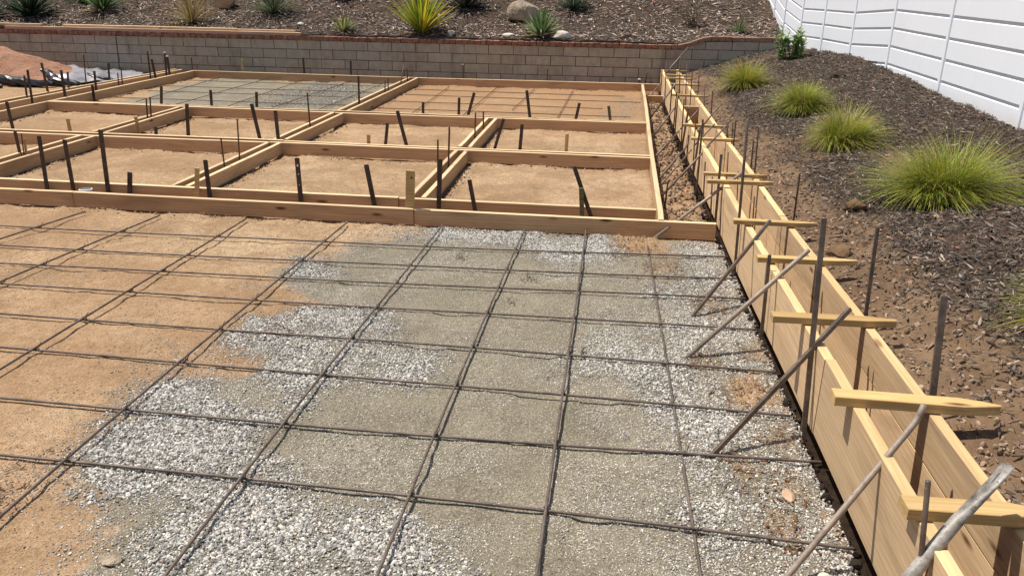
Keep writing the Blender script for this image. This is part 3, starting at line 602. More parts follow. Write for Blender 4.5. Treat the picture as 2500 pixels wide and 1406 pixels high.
def bank_full(x, y):
    z = bank_z(x, y)
    t = x - XR(y) - .05
    z = z + .10 * fbm(x, y, 1.6, 3) * sstep(.05, .6, t) + .05 * fbm(x, y, 6, 4, 5) * sstep(0, .25, t) + .02 * fbm(x, y, 25, 3, 2)
    return z - .5 * (1 - sstep(-.03, .035, t))


def hill_full(x, y):
    return .72 + .3 * (y - 13.65) + .22 * fbm(x, y, .5, 3) * sstep(13.65, 14.6, y) + .05 * fbm(x, y, 4, 3) + .03 * fbm(x, y, 14, 3, 4) + .07 * sstep(.9, 1.5, x) * (1 - sstep(13.8, 15, y))


def trench(x, y):
    xl = XL(y)
    a = sstep(-.030, .006, x - xl + .03 * fbm(x, y, 5, 3, 61) + .018 * (1 - sstep(2.4, 3.4, y))) * (y < 13.6)                              # slot under the curb form
    b = sstep(.35, .40, x) * (y > 5.47) * (y < 13.3) * (1 - a)                 # rough trench beside the long right board
    return a, b


T = .038; ZT = .118; HB = .110
GB = [  # label, a, b, side
    ('left stretch of the front form board, ending left of the white pipe ring', (-8.0, 5.36), (-4.02, 5.395), 1, .118),
    ('middle stretch of the front form board, between the pipe ring and the wide pale stake', (-4.015, 5.395), (-1.412, 5.385), 1, .116),
    ('right stretch of the front form board, reaching to the curb form', (-1.408, 5.40), (.69, 5.425), 1, .112),
    ('long second board of the front form, left of the wide pale stake', (-8.0, 5.665), (-1.60, 5.675), 1, .115),
    ('short second board of the front form, ending at the long right board', (-1.595, 5.685), (.295, 5.71), 1, .108),
    ('front board of the second row, left of the middle twin boards', (-8.3, 7.49), (-3.40, 7.50), 1, .116),
    ('front board of the second row, right of the middle twin boards', (-3.395, 7.515), (.295, 7.505), 1, .118),
    ('back board of the second row, left of the middle twin boards', (-8.3, 7.64), (-3.30, 7.625), 1, .116),
    ('back board of the second row, right of the middle twin boards', (-3.295, 7.63), (.295, 7.60), 1, .116),
    ('front board of the third row, left of the middle twin boards', (-7.17, 9.46), (-3.40, 9.415), 1, .118),
    ('front board of the third row, right of the middle twin boards', (-3.395, 9.43), (.295, 9.445), 1, .116),
    ('back board of the third row, seen as a thin edge behind its front board', (-7.16, 9.56), (.295, 9.55), 1, .115),
    ('far form board in front of the block wall, over the grey cell', (-7.20, 13.18), (-3.30, 13.15), 1, .118),
    ('far form board in front of the block wall, over the rusty mat cell', (-3.295, 13.165), (.60, 13.22), 1, .116),
    ('left board of the left twin boards, nearer segment', (-5.335, 5.72), (-5.335, 7.48), 1, .117),
    ('right board of the left twin boards, nearer segment', (-5.195, 5.72), (-5.195, 7.48), 1, .117),
    ('left board of the left twin boards, farther segment', (-5.355, 7.69), (-5.375, 9.45), 1, .117),
    ('right board of the left twin boards, farther segment', (-5.215, 7.69), (-5.235, 9.45), 1, .117),
    ('left board of the middle twin boards, nearest segment', (-3.39, 5.72), (-3.39, 7.50), 1, .117),
    ('right board of the middle twin boards, nearest segment', (-3.272, 5.73), (-3.272, 7.51), 1, .117),
    ('left board of the middle twin boards, middle segment', (-3.395, 7.68), (-3.395, 9.41), 1, .117),
    ('right board of the middle twin boards, middle segment', (-3.278, 7.68), (-3.278, 9.42), 1, .117),
    ('left board of the middle twin boards, farthest segment', (-3.40, 9.61), (-3.415, 13.14), 1, .117),
    ('right board of the middle twin boards, farthest segment', (-3.282, 9.61), (-3.29, 13.16), 1, .117),
    ('left board of the right twin boards, nearer segment', (-1.505, 5.73), (-1.505, 7.50), 1, .117),
    ('right board of the right twin boards, nearer segment', (-1.405, 5.74), (-1.41, 7.50), 1, .117),
    ('left board of the right twin boards, farther segment', (-1.515, 7.68), (-1.525, 9.42), 1, .117),
    ('right board of the right twin boards, farther segment', (-1.412, 7.68), (-1.425, 9.43), 1, .117),
    ('outermost of the three parallel far left boards, beside the tarp', (-7.80, 8.4), (-7.59, 13.62), 1, .117),
    ('middle of the three parallel far left boards', (-7.60, 7.9), (-7.46, 13.35), 1, .117),
    ('innermost of the three parallel far left boards, edging the grey cell', (-7.175, 7.7), (-7.16, 13.17), 1, .118),
    ('long right board of the grid running alongside the trench', (.338, 5.44), (.335, 13.15), 1, .119),
]


def dips(x, y):
    """settled soil and gaps along the foot of each board, on its open side"""
    z = np.zeros(np.shape(x)); h = np.zeros(np.shape(x)); nz = .25 + 1.5 * np.clip(fbm(x, y, 6, 3, 31) + .35, 0, 1)
    for _, a, c, _s, _t in GB:
        dx, dy = c[0] - a[0], c[1] - a[1]; L = math.hypot(dx, dy); dx /= L; dy /= L
        t = (x - a[0]) * dx + (y - a[1]) * dy; s = (x - a[0]) * dy - (y - a[1]) * dx
        h = np.maximum(h, np.exp(-((s - .085) / .045) ** 2) * ((t > 0) & (t < L)))
        z = np.maximum(z, np.exp(-((s - .004) / .03) ** 2) * ((t > -.02) & (t < L + .02)))
    return z * nz, h * np.clip(.15 + 2.2 * fbm(x, y, 3.5, 3, 77), 0, 1)


def ground_full(x, y):
    a, b = trench(x, y)
    z = .014 * fbm(x, y, .9, 3) + .010 * fbm(x, y, 4, 4, 3) + .010 * fbm(x, y, 14, 3, 8)
    z = z - .010 * sstep(.16, .30, fbm(x, y * .8, 3.6, 2, 41)) * (1 - sstep(9, 11, y)) + .006 * sstep(.10, .25, fbm(x, y, 8, 3, 51))
    dp, hp = dips(x, y)
    z = z - .05 * dp + .030 * hp * (1 + .8 * fbm(x, y, 18, 2, 5)) * (x < .3)
    z = z - a * .13 + b * (-.06 + .10 * fbm(x, y, 7, 4, 11))
    return z


def axis(*parts):
    return np.unique(np.round(np.concatenate([np.arange(a, b, s) for a, b, s in parts]), 4))


def grid_mesh(name, xs, ys, zf, mat, attrs=None, keep=None):
    X, Y = np.meshgrid(xs, ys); Z = zf(X, Y)
    n, k = X.shape; idx = np.arange(n * k).reshape(n, k)
    F = np.stack([idx[:-1, :-1], idx[:-1, 1:], idx[1:, 1:], idx[1:, :-1]], -1).reshape(-1, 4)
    if keep is not None:
        kv = keep(X, Y).ravel(); F = F[kv[F].all(1)]
    at = {q: f(X, Y) for q, f in (attrs or {}).items()}
    return np_obj(name, np.stack([X, Y, Z], -1).reshape(-1, 3), F, mat, attrs=at, smooth=True)


def soft(poly, x, y, wdt=.12, nz=.35, off=0.0):
    d = poly_sd(poly, x, y) + nz * fbm(x, y, 3.5, 4, off)
    return sstep(-wdt, wdt, d)


def litter_d(x, y):
    return np.maximum.reduce([np.exp(-(((x - a) / r_) ** 2 + ((y - b) / (1.6 * r_)) ** 2)) for a, b, r_ in ((.60, 3.2, .10), (.52, 2.6, .09), (.68, 2.82, .08), (.60, 2.3, .09), (.45, 3.45, .07), (.70, 3.6, .06), (.66, 2.5, .07), (.55, 4.2, .10), (.30, 4.75, .12), (.1, 5.2, .12), (-1.62, 3.5, .06), (-2.0, 2.0, .12))])


def a_fines(x, y):
    f = soft(POLY['FINES'], x, y, .15, .4)
    f = np.maximum(f, soft(POLY['CF'], x, y, .2, .6) * (x < -3.4))
    f = np.maximum(f, soft(POLY['CG2'], x, y, .25, .7) * .35)
    f = f * (1 - .5 * np.clip(litter_d(x, y), 0, 1) * (x > .2))
    f = f * (1 - soft(POLY['DIRT1'], x, y, .1, .2)) * (1 - .8 * soft(POLY['DIRT2'], x, y, .08, .15))
    return f


GRAV = ('G1', 'G2', 'G3', 'G4', 'G5')


def gravel_density(x, y):
    d = np.zeros(np.shape(x))
    for q in GRAV:
        d = np.maximum(d, (.62 if q == 'G4' else .95) * soft(POLY[q], x, y, .17, .55, 3.0) * (.55 + .9 * np.clip(.5 + 1.6 * fbm(x, y, 7, 3, 13), 0, 1)))
    d = np.clip(d, 0, 1) * (1 - .75 * soft(POLY['DIRT2'], x, y, .08, .15)) * (1 - .8 * soft(POLY['DIRT1'], x, y, .08, .15))
    d = d * (1 - .65 * np.clip(litter_d(x, y), 0, 1) * (x > .2))
    far = np.maximum(soft(POLY['CG'], x, y, .3, .7) * (x < -3.5) * .85, soft(POLY['CG2'], x, y, .25, .7) * .22 * (x > -.3))
    return np.maximum(d, far)


def gravel_halo(x, y):
    d = np.zeros(np.shape(x))
    for q_ in GRAV: d = np.maximum(d, soft(POLY[q_], x, y, .42, .75, 7.0))
    return d * (.08 + .62 * sstep(-.12, .22, fbm(x, y, 2.6, 4, 19))) * (y < 5.43)


def a_shadowed(x, y):
    a, b = trench(x, y); return np.maximum(a, b * (.02 + .6 * np.clip(fbm(x, y, 5, 3) + .05, 0, 1)))  # painted shade in the slot, random dark soil in the trench


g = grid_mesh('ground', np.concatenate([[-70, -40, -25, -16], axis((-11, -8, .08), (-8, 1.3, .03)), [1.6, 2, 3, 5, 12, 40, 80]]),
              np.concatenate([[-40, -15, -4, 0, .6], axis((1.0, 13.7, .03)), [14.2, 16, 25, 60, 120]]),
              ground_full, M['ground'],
              {'fines': a_fines, 'grav': lambda x, y: np.clip(gravel_density(x, y) * .8, 0, 1), 'shadowed': a_shadowed,
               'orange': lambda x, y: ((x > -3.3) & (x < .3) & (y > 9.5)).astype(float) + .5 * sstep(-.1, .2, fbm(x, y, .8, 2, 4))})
tag(g, kind='structure')
b = grid_mesh('bank', np.concatenate([axis((.7, 3.1, .03)), [3.5, 5, 9, 30, 80]]), np.concatenate([[-40, -10, -2, .3], axis((1, 6, .03), (6, 13.66, .05))]),
              lambda x, y: np.where(x > 3.1, .62, bank_full(x, y)), M['bank'],
              {'mulch': lambda x, y: sstep(.05, .55, x - XR(y) - .05 - .15 * (y < 5) * 1.0 - .25 * fbm(x, y, 1.2, 3)) * (1 - .8 * sstep(.0, .3, fbm(x, y, 1.1, 2, 21) - .05))},
              keep=lambda x, y: x > XR(y) + .015)
tag(b, kind='structure')
hl = grid_mesh('hill', np.concatenate([[-60, -30, -20], axis((-14, 3, .06)), [3.5, 5, 10, 60]]), np.concatenate([axis((13.64, 17.5, .06)), [18, 19, 21, 24, 30]]),
               hill_full, M['bank'], {'mulch': lambda x, y: np.ones_like(x)})
tag(hl, kind='structure')

# ---------------------------------------------------------------- gravel, grains, clods (stuff)
def sample(n, x0, x1, y0, y1, dens):
    x = rng.random(n) * (x1 - x0) + x0; y = rng.random(n) * (y1 - y0) + y0
    k = rng.random(n) < dens(x, y); return x[k], y[k]


def grey(n, lo, hi, tint=.05, warm=0.0):
    v = lo + (hi - lo) * rng.random(n) ** 1.3
    c = np.stack([v * (1 + warm), v, v * (1 - warm * 1.5)], 1) * (1 + tint * (rng.random((n, 3)) - .5))
    return np.clip(c, .02, .85)


B1 = [ico(1, .35, s, .65) for s in range(8)]
B0 = [(v[::1], f) for v, f in [ico(1, .4, s + 60, .8) for s in range(4)]]
B2 = [ico(2, .12, s + 20, .62) for s in range(8)]


def stones(name, label, n, box, dens, smin, smax, base, lo=.20, hi=.66, sink=.3, warm=.055):
    x, y = sample(n, *box, dens); k = len(x)
    s = smin + (smax - smin) * rng.random(k) ** 2.0 * (.25 + .75 * np.clip(gravel_density(x, y), 0, 1)); s = s * np.where(rng.random(k) < .004, 1.7, 1)
    s3 = s[:, None] * (.7 + .6 * rng.random((k, 3)))
    P = np.stack([x, y, ground_full(x, y) + s * (.55 - sink * rng.random(k))], 1)
    o = scatter(name, base, P, s3, rots(k, .7), grey(k, lo, hi, .07, warm), M['stone'])
    return tag(o, label, 'gravel', kind='stuff')


clear = lambda x, y: (1 - .55 * trench(x, y)[0]) * (x < XL(y) + .0) * (1 - trench(x, y)[1])
stones('gravel', 'coarse pale crushed gravel heaped in patches on the near ground', 150000, (-2.3, .86, 1.3, 3.4), lambda x, y: np.maximum(gravel_density(x, y) ** 1.25, gravel_halo(x, y)) * clear(x, y), .0026, .0098, B1)
stones('gravel', 'pale crushed gravel lying before the front form and along the curb form', 140000, (-2.3, .82, 3.4, 5.42), lambda x, y: np.maximum(gravel_density(x, y) ** 1.25, gravel_halo(x, y)) * clear(x, y), .0028, .0088, B1)
stones('gravel', 'pale crushed gravel in the far cells of the form grid', 26000, (-5.6, .3, 9.7, 13.1), lambda x, y: gravel_density(x, y) * ((x < -3.5) | (x > -.3)) * .8, .005, .013, B1, .2, .6)
stones('fine_gravel', 'fine loose grit over the compacted grey base', 230000, (-2.1, .8, 1.5, 5.3), lambda x, y: np.maximum(a_fines(x, y), .8 * gravel_density(x, y)) * (.12 + .95 * sstep(-.12, .2, fbm(x, y, 4, 4, 9) + .25 * gravel_density(x, y))) * clear(x, y), .0018, .0052, B0, .22, .85, .35, .09)
stones('pebbles', 'scattered pebbles and crumbs lying on the bare tan dirt', 110000, (-6, .3, 1.5, 13), lambda x, y: np.where(y < 5.4, 1, .7) * (1 - a_fines(x, y)) * (.15 + .85 * sstep(.0, .3, fbm(x, y, 2.5, 3, 6))) * clear(x, y), .002, .0095, B1, .12, .66, .4, .16)


def clods(name, label, x, y, zf, smin, smax, lo, hi, warm=.3):
    k = len(x); s = smin + (smax - smin) * rng.random(k) ** 2
    P = np.stack([x, y, zf(x, y) + s * .3], 1)
    return tag(scatter(name, B2 if k < 1500 else B1, P, s[:, None] * (.7 + .6 * rng.random((k, 3))), rots(k, 1), grey(k, lo, hi, .1, 0) * np.array([1.25, .88, .60]), M['stone']), label, 'soil', kind='stuff')


x, y = sample(5000, .36, .9, 5.5, 13.2, lambda x, y: trench(x, y)[1])
clods('clods', 'crumbly soil clods filling the trench beside the curb form', x, y, ground_full, .003, .026, .10, .36, .42)
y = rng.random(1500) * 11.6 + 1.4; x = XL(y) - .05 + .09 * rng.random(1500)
clods('clods', 'dark damp clods in the gap under the curb form', x, y, ground_full, .004, .022, .008, .03, .25)  # near-black clod colour paints in the shade of the gap
y = rng.random(6000) ** 1.4 * 9 + 1.6; x = XR(y) + .06 + np.abs(rng.normal(0, .42, 6000))
k = x < 2.7
clods('clods', 'brown soil crumbs on the dug edge of the bank', x[k], y[k], bank_full, .002, .016, .12, .34)
# crumbs of soil along the foot of the grid boards
xs_, ys_ = [], []
for (xa, xb, yy) in ((-5, .3, 5.37), (-5.3, .3, 7.46), (-7, .3, 9.41), (-7, .3, 13.14)):
    q = rng.random(500) * (xb - xa) + xa; xs_.append(q); ys_.append(yy - np.abs(rng.normal(0, .035, 500)) - .01)
for (ya, yb, xx) in ((5.7, 13.1, -3.25), (5.7, 9.4, -1.39), (5.7, 9.4, -5.17), (8, 13, -7.12)):
    q = rng.random(500) * (yb - ya) + ya; ys_.append(q); xs_.append(xx + np.abs(rng.normal(0, .04, 500)) + .02)
clods('clods', 'soil crumbs along the feet of the form boards', np.concatenate(xs_), np.concatenate(ys_), ground_full, .002, .012, .10, .40, .28)

# ---------------------------------------------------------------- bark mulch (stuff)
def chip(seed):
    r = np.random.default_rng(seed); t = np.array([-.5, -.15, .2, .5]); V = []
    b = (r.random(2) - .5) * .3
    for i, u in enumerate(t):
        w_ = (.5 if i in (0, 3) else 1) * (.8 + .4 * r.random()); z = b[0] * u * u; yy = b[1] * u * u
        V += [(u, yy - .5 * w_, z), (u, yy + .5 * w_, z), (u, yy + .3 * w_, z + 1 * .6), (u, yy - .3 * w_, z + .6)]
    F = []
    for i in range(3):
        a = i * 4
        for j in range(4): F.append((a + j, a + (j + 1) % 4, a + 4 + (j + 1) % 4, a + 4 + j))
    F += [(3, 2, 1, 0), (12, 13, 14, 15)]
    V = np.array(V); V[:, 1] *= 1; return V, np.array(F)


CH = [chip(s) for s in range(8)]


def mulch(name, label, n, box, dens, zf, lmin, lmax, pale=.13, hi=.6):
    x, y = sample(n, *box, dens); k = len(x)
    L = lmin + (lmax - lmin) * rng.random(k) ** 2.2
    S = np.stack([L, L * (.10 + .16 * rng.random(k)), L * (.05 + .10 * rng.random(k))], 1)
    # chip meshes use unit length and unit width: bend scales with length
    c = np.where((rng.random(k) < pale)[:, None], grey(k, .18, hi, .08, 0), grey(k, .03, .14, .12, 0)) * np.array([1.18, .95, .78])
    red = rng.random(k) < .06; c[red] *= np.array([1.35, .95, .8])
    P = np.stack([x, y, zf(x, y) + .004 + .012 * rng.random(k)], 1)
    o = scatter(name, CH, P, S, rots(k, .32), c, M['chip'])
    return tag(o, label, 'mulch', kind='stuff')


mulch('bark_mulch', 'shredded dark bark mulch covering the slope behind the block wall', 80000, (-13.5, 2.6, 13.66, 17.2), lambda x, y: np.clip(.55 + 1.4 * fbm(x, y, 3, 3), .15, 1) * (1.15 - .2 * (y - 13.6)), hill_full, .03, .10, .58, .66)
bd = lambda x, y: (x > XR(y) + .08) * sstep(.05, .6, x - XR(y) - .10 - .3 * fbm(x, y, 1.2, 3)) * (1 - .75 * sstep(.0, .3, fbm(x, y, 1.1, 2, 21) - .05))
mulch('bark_mulch', 'shredded dark bark mulch over the upper bank by the white fence', 85000, (1.0, 3.0, 1.8, 13.5), bd, bank_full, .012, .055, .16, .34)
mulch('bark_mulch', 'thin scatter of bark scraps on the bare soil near the curb form', 24000, (1.0, 2.6, 1.8, 13.4), lambda x, y: (x > XR(y) + .08) * .5, bank_full, .012, .05, .22, .4)

x, y = sample(60000, -2.3, .8, 1.7, 5.4, lambda x, y: litter_d(x, y) * .8); k = len(x); L = .008 + .022 * rng.random(k) ** 2
lc = grey(k, .07, .24, .15, .2) * np.array([1.2, .78, .56])
tag(scatter('leaf_litter', CH, np.stack([x, y, ground_full(x, y) + .006 + .006 * rng.random(k)], 1), np.stack([L, L * (.12 + .2 * rng.random(k)), L * .1], 1), rots(k, .4), lc, M['chip']), 'reddish brown crumbs of bark and leaf litter on the gravel by the curb form', 'litter', kind='stuff')

# ================================================================ BLOCK WALL
wall = tag(empty('block_wall', (0, 13.5, 0)), 'low grey slump block retaining wall with a red brick cap that steps up at its right end', 'retaining wall')


def capb(x):  # underside of the cap
    return .63 + .14 * sstep(.80, 1.38, x)


def boxes(name, B, mat, parent, jit=0.0):
    """B: list of 8-corner arrays with colour -> one mesh"""
    V, F, C = [], [], []
    for k, (v, c) in enumerate(B):
        V.append(np.array(v) + (rng.random((8, 3)) - .5) * jit); C.append(np.repeat([c], 8, 0))
        F.append(np.array([(0, 3, 2, 1), (4, 5, 6, 7), (0, 1, 5, 4), (1, 2, 6, 5), (2, 3, 7, 6), (3, 0, 4, 7)]) + 8 * k)
    return np_obj(name, np.concatenate(V), np.concatenate(F), mat, col=np.concatenate(C), parent=parent)


Bk = []
for r_ in range(-1, 5):
    z0 = .63 + .008 - .152 * (4 - r_); off = .203 * (r_ % 2)
    x = -16.2 + off
    while x < 2.5:
        xa, xb = x + .005, min(x + .401, 2.478); x += .406
        if xb - xa < .05: continue
        za, zb0, zb1 = z0, min(z0 + .143, capb(xa) - .006), min(z0 + .143, capb(xb) - .006)
        if max(zb0, zb1) - za < .02: continue
        zb0, zb1 = max(zb0, za + .003), max(zb1, za + .003)
        v = .36 + .08 * rng.random(); c = np.array([v * 1.04, v * .93, v * .76]) * (1 + .05 * (rng.random(3) - .5)); d = .004 * (rng.random() - .5)
        Bk.append((((xa, d, za), (xb, d, za), (xb, .14, za), (xa, .14, za), (xa, d, zb0), (xb, d, zb1), (xb, .14, zb1), (xa, .14, zb0)), c))
boxes('block_face', Bk, M['block'], wall, .003)
bm = bmesh.new()
prof = [-16.2] + list(np.arange(.7, 1.5, .08)) + [2.474]
vs = [[bm.verts.new((x, yy, z)) for x in prof for z in ()] for yy in ()]
lo = [[bm.verts.new((x, yy, -.4)) for x in prof] for yy in (.008, .13)]
hi = [[bm.verts.new((x, yy, capb(x) - .002)) for x in prof] for yy in (.008, .13)]
for i in range(len(prof) - 1):
    bm.faces.new((lo[0][i], lo[0][i + 1], hi[0][i + 1], hi[0][i])); bm.faces.new((lo[1][i + 1], lo[1][i], hi[1][i], hi[1][i + 1])); bm.faces.new((hi[0][i], hi[0][i + 1], hi[1][i + 1], hi[1][i]))
bm.faces.new((lo[0][0], hi[0][0], hi[1][0], lo[1][0])); bm.faces.new((lo[0][-1], lo[1][-1], hi[1][-1], hi[0][-1]))
bm_obj('mortar_core', bm, M['mortar'], wall)
Cb = []; x = -16.2
while x < 2.47:
    xa, xb = x + .004, min(x + .098, 2.485); x += .102
    za, zb = capb(xa), capb(xb); t = .062 + .004 * rng.random()
    if xb < .6: t = .060 + .007 * rng.random()
    v = .75 + .4 * rng.random(); c = np.array([.20, .075, .05]) * v if xb < .55 else np.array([.24, .14, .095]) * v
    y0 = -.014 - .004 * rng.random()
    Cb.append((((xa, y0, za), (xb, y0, zb), (xb, .158, zb), (xa, .158, za), (xa, y0, za + t), (xb, y0, zb + t), (xb, .158, zb + t), (xa, .158, za + t)), c))
boxes('brick_cap', Cb, M['brick'], wall, .011)

# ================================================================ WHITE FENCE
fence = tag(empty('vinyl_fence', (2.95, 8, .57)), 'tall white vinyl privacy fence of wide horizontal boards along the top of the bank', 'fence')
fo = Vector((2.95, 8, .57))
PST = [(2.95, -.4, .57), (2.95, 1.32, .57), (2.95, 3.05, .57), (2.95, 4.78, .57), (2.95, 6.49, .57), (2.95, 8.2, .57), (2.95, 9.87, .57), (2.88, 11.25, .49), (2.76, 12.36, .48), (2.62, 13.2, .47), (2.5, 13.95, .62), (2.5, 14.95, .80), (2.5, 15.95, 1.02), (2.5, 17.0, 1.25), (2.5, 18.1, 1.5)]
HF = 1.75


def obox(bm, o, ux, uy, uz):
    v = [bm.verts.new(o + ux * a + uy * b + uz * c) for c in (0, 1) for b in (0, 1) for a in (0, 1)]
    for f in ((0, 2, 3, 1), (4, 5, 7, 6), (0, 1, 5, 4), (1, 3, 7, 5), (3, 2, 6, 7), (2, 0, 4, 6)): bm.faces.new([v[i] for i in f])
    return v


for i, (px, py, pz) in enumerate(PST):
    if i + 1 < len(PST):
        a = Vector((px, py, pz)) - fo; c2 = Vector(PST[i + 1]) - fo
        d = c2 - a; dh = Vector((d.x, d.y, 0)).normalized(); nrm = Vector((-dh.y, dh.x, 0))  # towards -X side
        a2 = a + d * (.03 / d.length); L = d * (1 - .06 / d.length)
        bm = bmesh.new(); z = .05; hs = .19
        levels = [-.35, .23, .42, .61, .80, .99, 1.18, 1.37, 1.56, 1.75]
        for k in range(len(levels) - 1):
            z0, z1 = levels[k], levels[k + 1]
            # board body, then a lip below the groove: chamfered upper edge gives the bright line
            z0g = z0 + (.0 if k == 0 else .019)
            vv = obox(bm, a2 + Vector((0, 0, z0g)) + nrm * -.02, L, nrm * .04, Vector((0, 0, z1 - z0g - .016)))
            # sloping top lip
            p = a2 + Vector((0, 0, z1 - .016)); q = p + L
            v4 = [bm.verts.new(p + nrm * .02), bm.verts.new(q + nrm * .02), bm.verts.new(q + nrm * .006 + Vector((0, 0, .008))), bm.verts.new(p + nrm * .006 + Vector((0, 0, .008)))]
            bm.faces.new(v4)
        pn = bm_obj('fence_panel', bm, M['vinyl'], fence)
        bm = bmesh.new()
        obox(bm, a2 + Vector((0, 0, -.3)) + nrm * -.012, L, nrm * .016, Vector((0, 0, 2.03)))
        bm_obj('groove_backing', bm, M['groove'], pn)
    bm = bmesh.new()
    ang = math.atan2(PST[min(i + 1, len(PST) - 1)][1] - PST[max(i - 1, 0)][1], PST[min(i + 1, len(PST) - 1)][0] - PST[max(i - 1, 0)][0])
    bmesh.ops.create_cube(bm, size=1, matrix=Matrix.Translation(Vector((px, py, pz + .72)) - fo) @ Matrix.Rotation(ang, 4, 'Z') @ Matrix.Diagonal((.062, .062, 2.2, 1)))
    bmesh.ops.bevel(bm, geom=bm.edges[:], offset=.006, segments=2, affect='EDGES')
    bm_obj('fence_post', bm, M['vinyl'], fence)

# ================================================================ FORM BOARDS
def board(name, label, cat, a, bpt, h, t, mat, ztop, group, side=1, wav=.004, parent=None):
    """board on edge from a to b (plan points of its near face); thickness goes to the left of a->b when side=1"""
    a = Vector((*a, 0)); b_ = Vector((*bpt, 0)); L = (b_ - a).length; ang = math.atan2((b_ - a).y, (b_ - a).x)
    n = max(2, int(L / .22)); bm = bmesh.new(); rings = []
    ph = random.random() * 6.3; lev = (random.random() - .5) * .006
    for i in range(n + 1):
        u = L * i / n
        dy = wav * math.sin(u * 1.1 + ph) * (1 if 0 < i < n else .3) + wav * .4 * (random.random() - .5)
        dz = wav * .6 * math.sin(u * .8 + ph * 2) + lev + .0015 * (random.random() - .5)
        y0, y1 = dy, dy + t * side; z0, z1 = ztop - h + dz, ztop + dz; c = .0025
        s = side
        rings.append([bm.verts.new((u, yy, zz)) for yy, zz in ((y0, z0), (y1, z0), (y1, z1 - c), (y1 - c * s, z1), (y0 + c * s, z1), (y0, z1 - c))])
    for i in range(n):
        for j in range(6):
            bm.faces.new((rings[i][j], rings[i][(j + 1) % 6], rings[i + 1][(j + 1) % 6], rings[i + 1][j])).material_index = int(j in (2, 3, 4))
    bm.faces.new(rings[0]); bm.faces.new(list(reversed(rings[-1])))
    bmesh.ops.recalc_face_normals(bm, faces=bm.faces[:])
    o = bm_obj(name, bm, mat, parent)
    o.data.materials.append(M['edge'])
    o.location = a; o.rotation_euler = (0, 0, ang)
    return tag(o, label, cat, group)


G1_, G2_ = 'form boards of the concrete grid', 'boards of the curb form'
for lab, a, c2, s, zt in GB:
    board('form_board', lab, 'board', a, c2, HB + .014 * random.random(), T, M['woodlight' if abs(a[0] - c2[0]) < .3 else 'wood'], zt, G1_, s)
board('form_board', 'short dark board crossing the trench end in front of the block wall', 'board', (.38, 12.3), (.62, 12.3), .12, T, M['wood'], .06, G1_, 1)

# curb form: curved runs, upper and lower boards, walls of the trench for the kerb
ZC = .33


def curb_run(label, fx, y0, y1, zt, h, thick):
    n = max(3, int((y1 - y0) / .2)); bm = bmesh.new(); R_ = []
    for i in range(n + 1):
        y = y0 + (y1 - y0) * i / n; x = fx(y) + .003 * math.sin(y * 2.3 + h * 40) + .0015 * (random.random() - .5); z = zt + .003 * math.sin(y * 1.7 + zt * 9); c = .0025
        s = 1 if thick > 0 else -1
        R_.append([bm.verts.new((x0, y - y0, z0)) for x0, z0 in ((x, z - h), (x + thick, z - h), (x + thick, z - c), (x + thick - c * s, z), (x + c * s, z), (x, z - c))])
    for i in range(n):
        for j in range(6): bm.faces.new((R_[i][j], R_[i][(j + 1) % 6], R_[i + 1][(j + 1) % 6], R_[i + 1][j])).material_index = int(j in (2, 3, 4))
    bm.faces.new(R_[0]); bm.faces.new(list(reversed(R_[-1])))
    bmesh.ops.recalc_face_normals(bm, faces=bm.faces[:])
    # turn the mesh so that its grain (local x) runs along the board
    bmesh.ops.transform(bm, matrix=Matrix.Rotation(-math.pi / 2, 4, 'Z'), verts=bm.verts[:])
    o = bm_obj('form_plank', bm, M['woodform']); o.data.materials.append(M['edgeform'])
    o.location = (0, y0, 0); o.rotation_euler = (0, 0, math.pi / 2)
    return tag(o, label, 'plank', G2_)


JL = [(.6, 1.79, 'wide left plank of the curb form, nearest piece, cut by the frame edge'), (1.80, 2.86, 'wide left plank of the curb form, second piece, under the bent brace pole'), (2.87, 5.55, 'wide left plank of the curb form, third piece, up to the front form'), (5.56, 9.1, 'wide left plank of the curb form, fourth piece, beside the trench'), (9.11, 13.38, 'wide left plank of the curb form, farthest piece, by the block wall')]
for k, (y0, y1, lab) in enumerate(JL):
    curb_run(lab, XL, y0, y1, ZC + (.004 if k % 2 else -.002), .318, .038)
for y0, y1, lab in [(.5, 4.9, 'near'), (4.91, 9.4, 'middle'), (9.41, 13.4, 'far')]:
    curb_run('upper right plank of the curb form, %s piece' % lab, XR, y0, y1, ZC, .160, .038)
    curb_run('lower right plank of the curb form, %s piece' % lab, lambda y: XR(y) + .002, y0, y1, ZC - .164, .17, .038)
# cross block inside the curb form
bb = board('form_block', 'reddish wooden block closing the curb form crosswise', 'wooden block', (XL(9.6) + .04, 9.6), (XR(9.6) - .003, 9.6), .26, .036, M['wood'], .30, None)

# ================================================================ STAKES AND RODS
def frame_of(d):
    d = d.normalized(); ref = Vector((0, 1, 0)) if abs(d.y) < .8 else Vector((1, 0, 0))
    xx = ref.cross(d).normalized(); yy = d.cross(xx).normalized(); return xx, yy


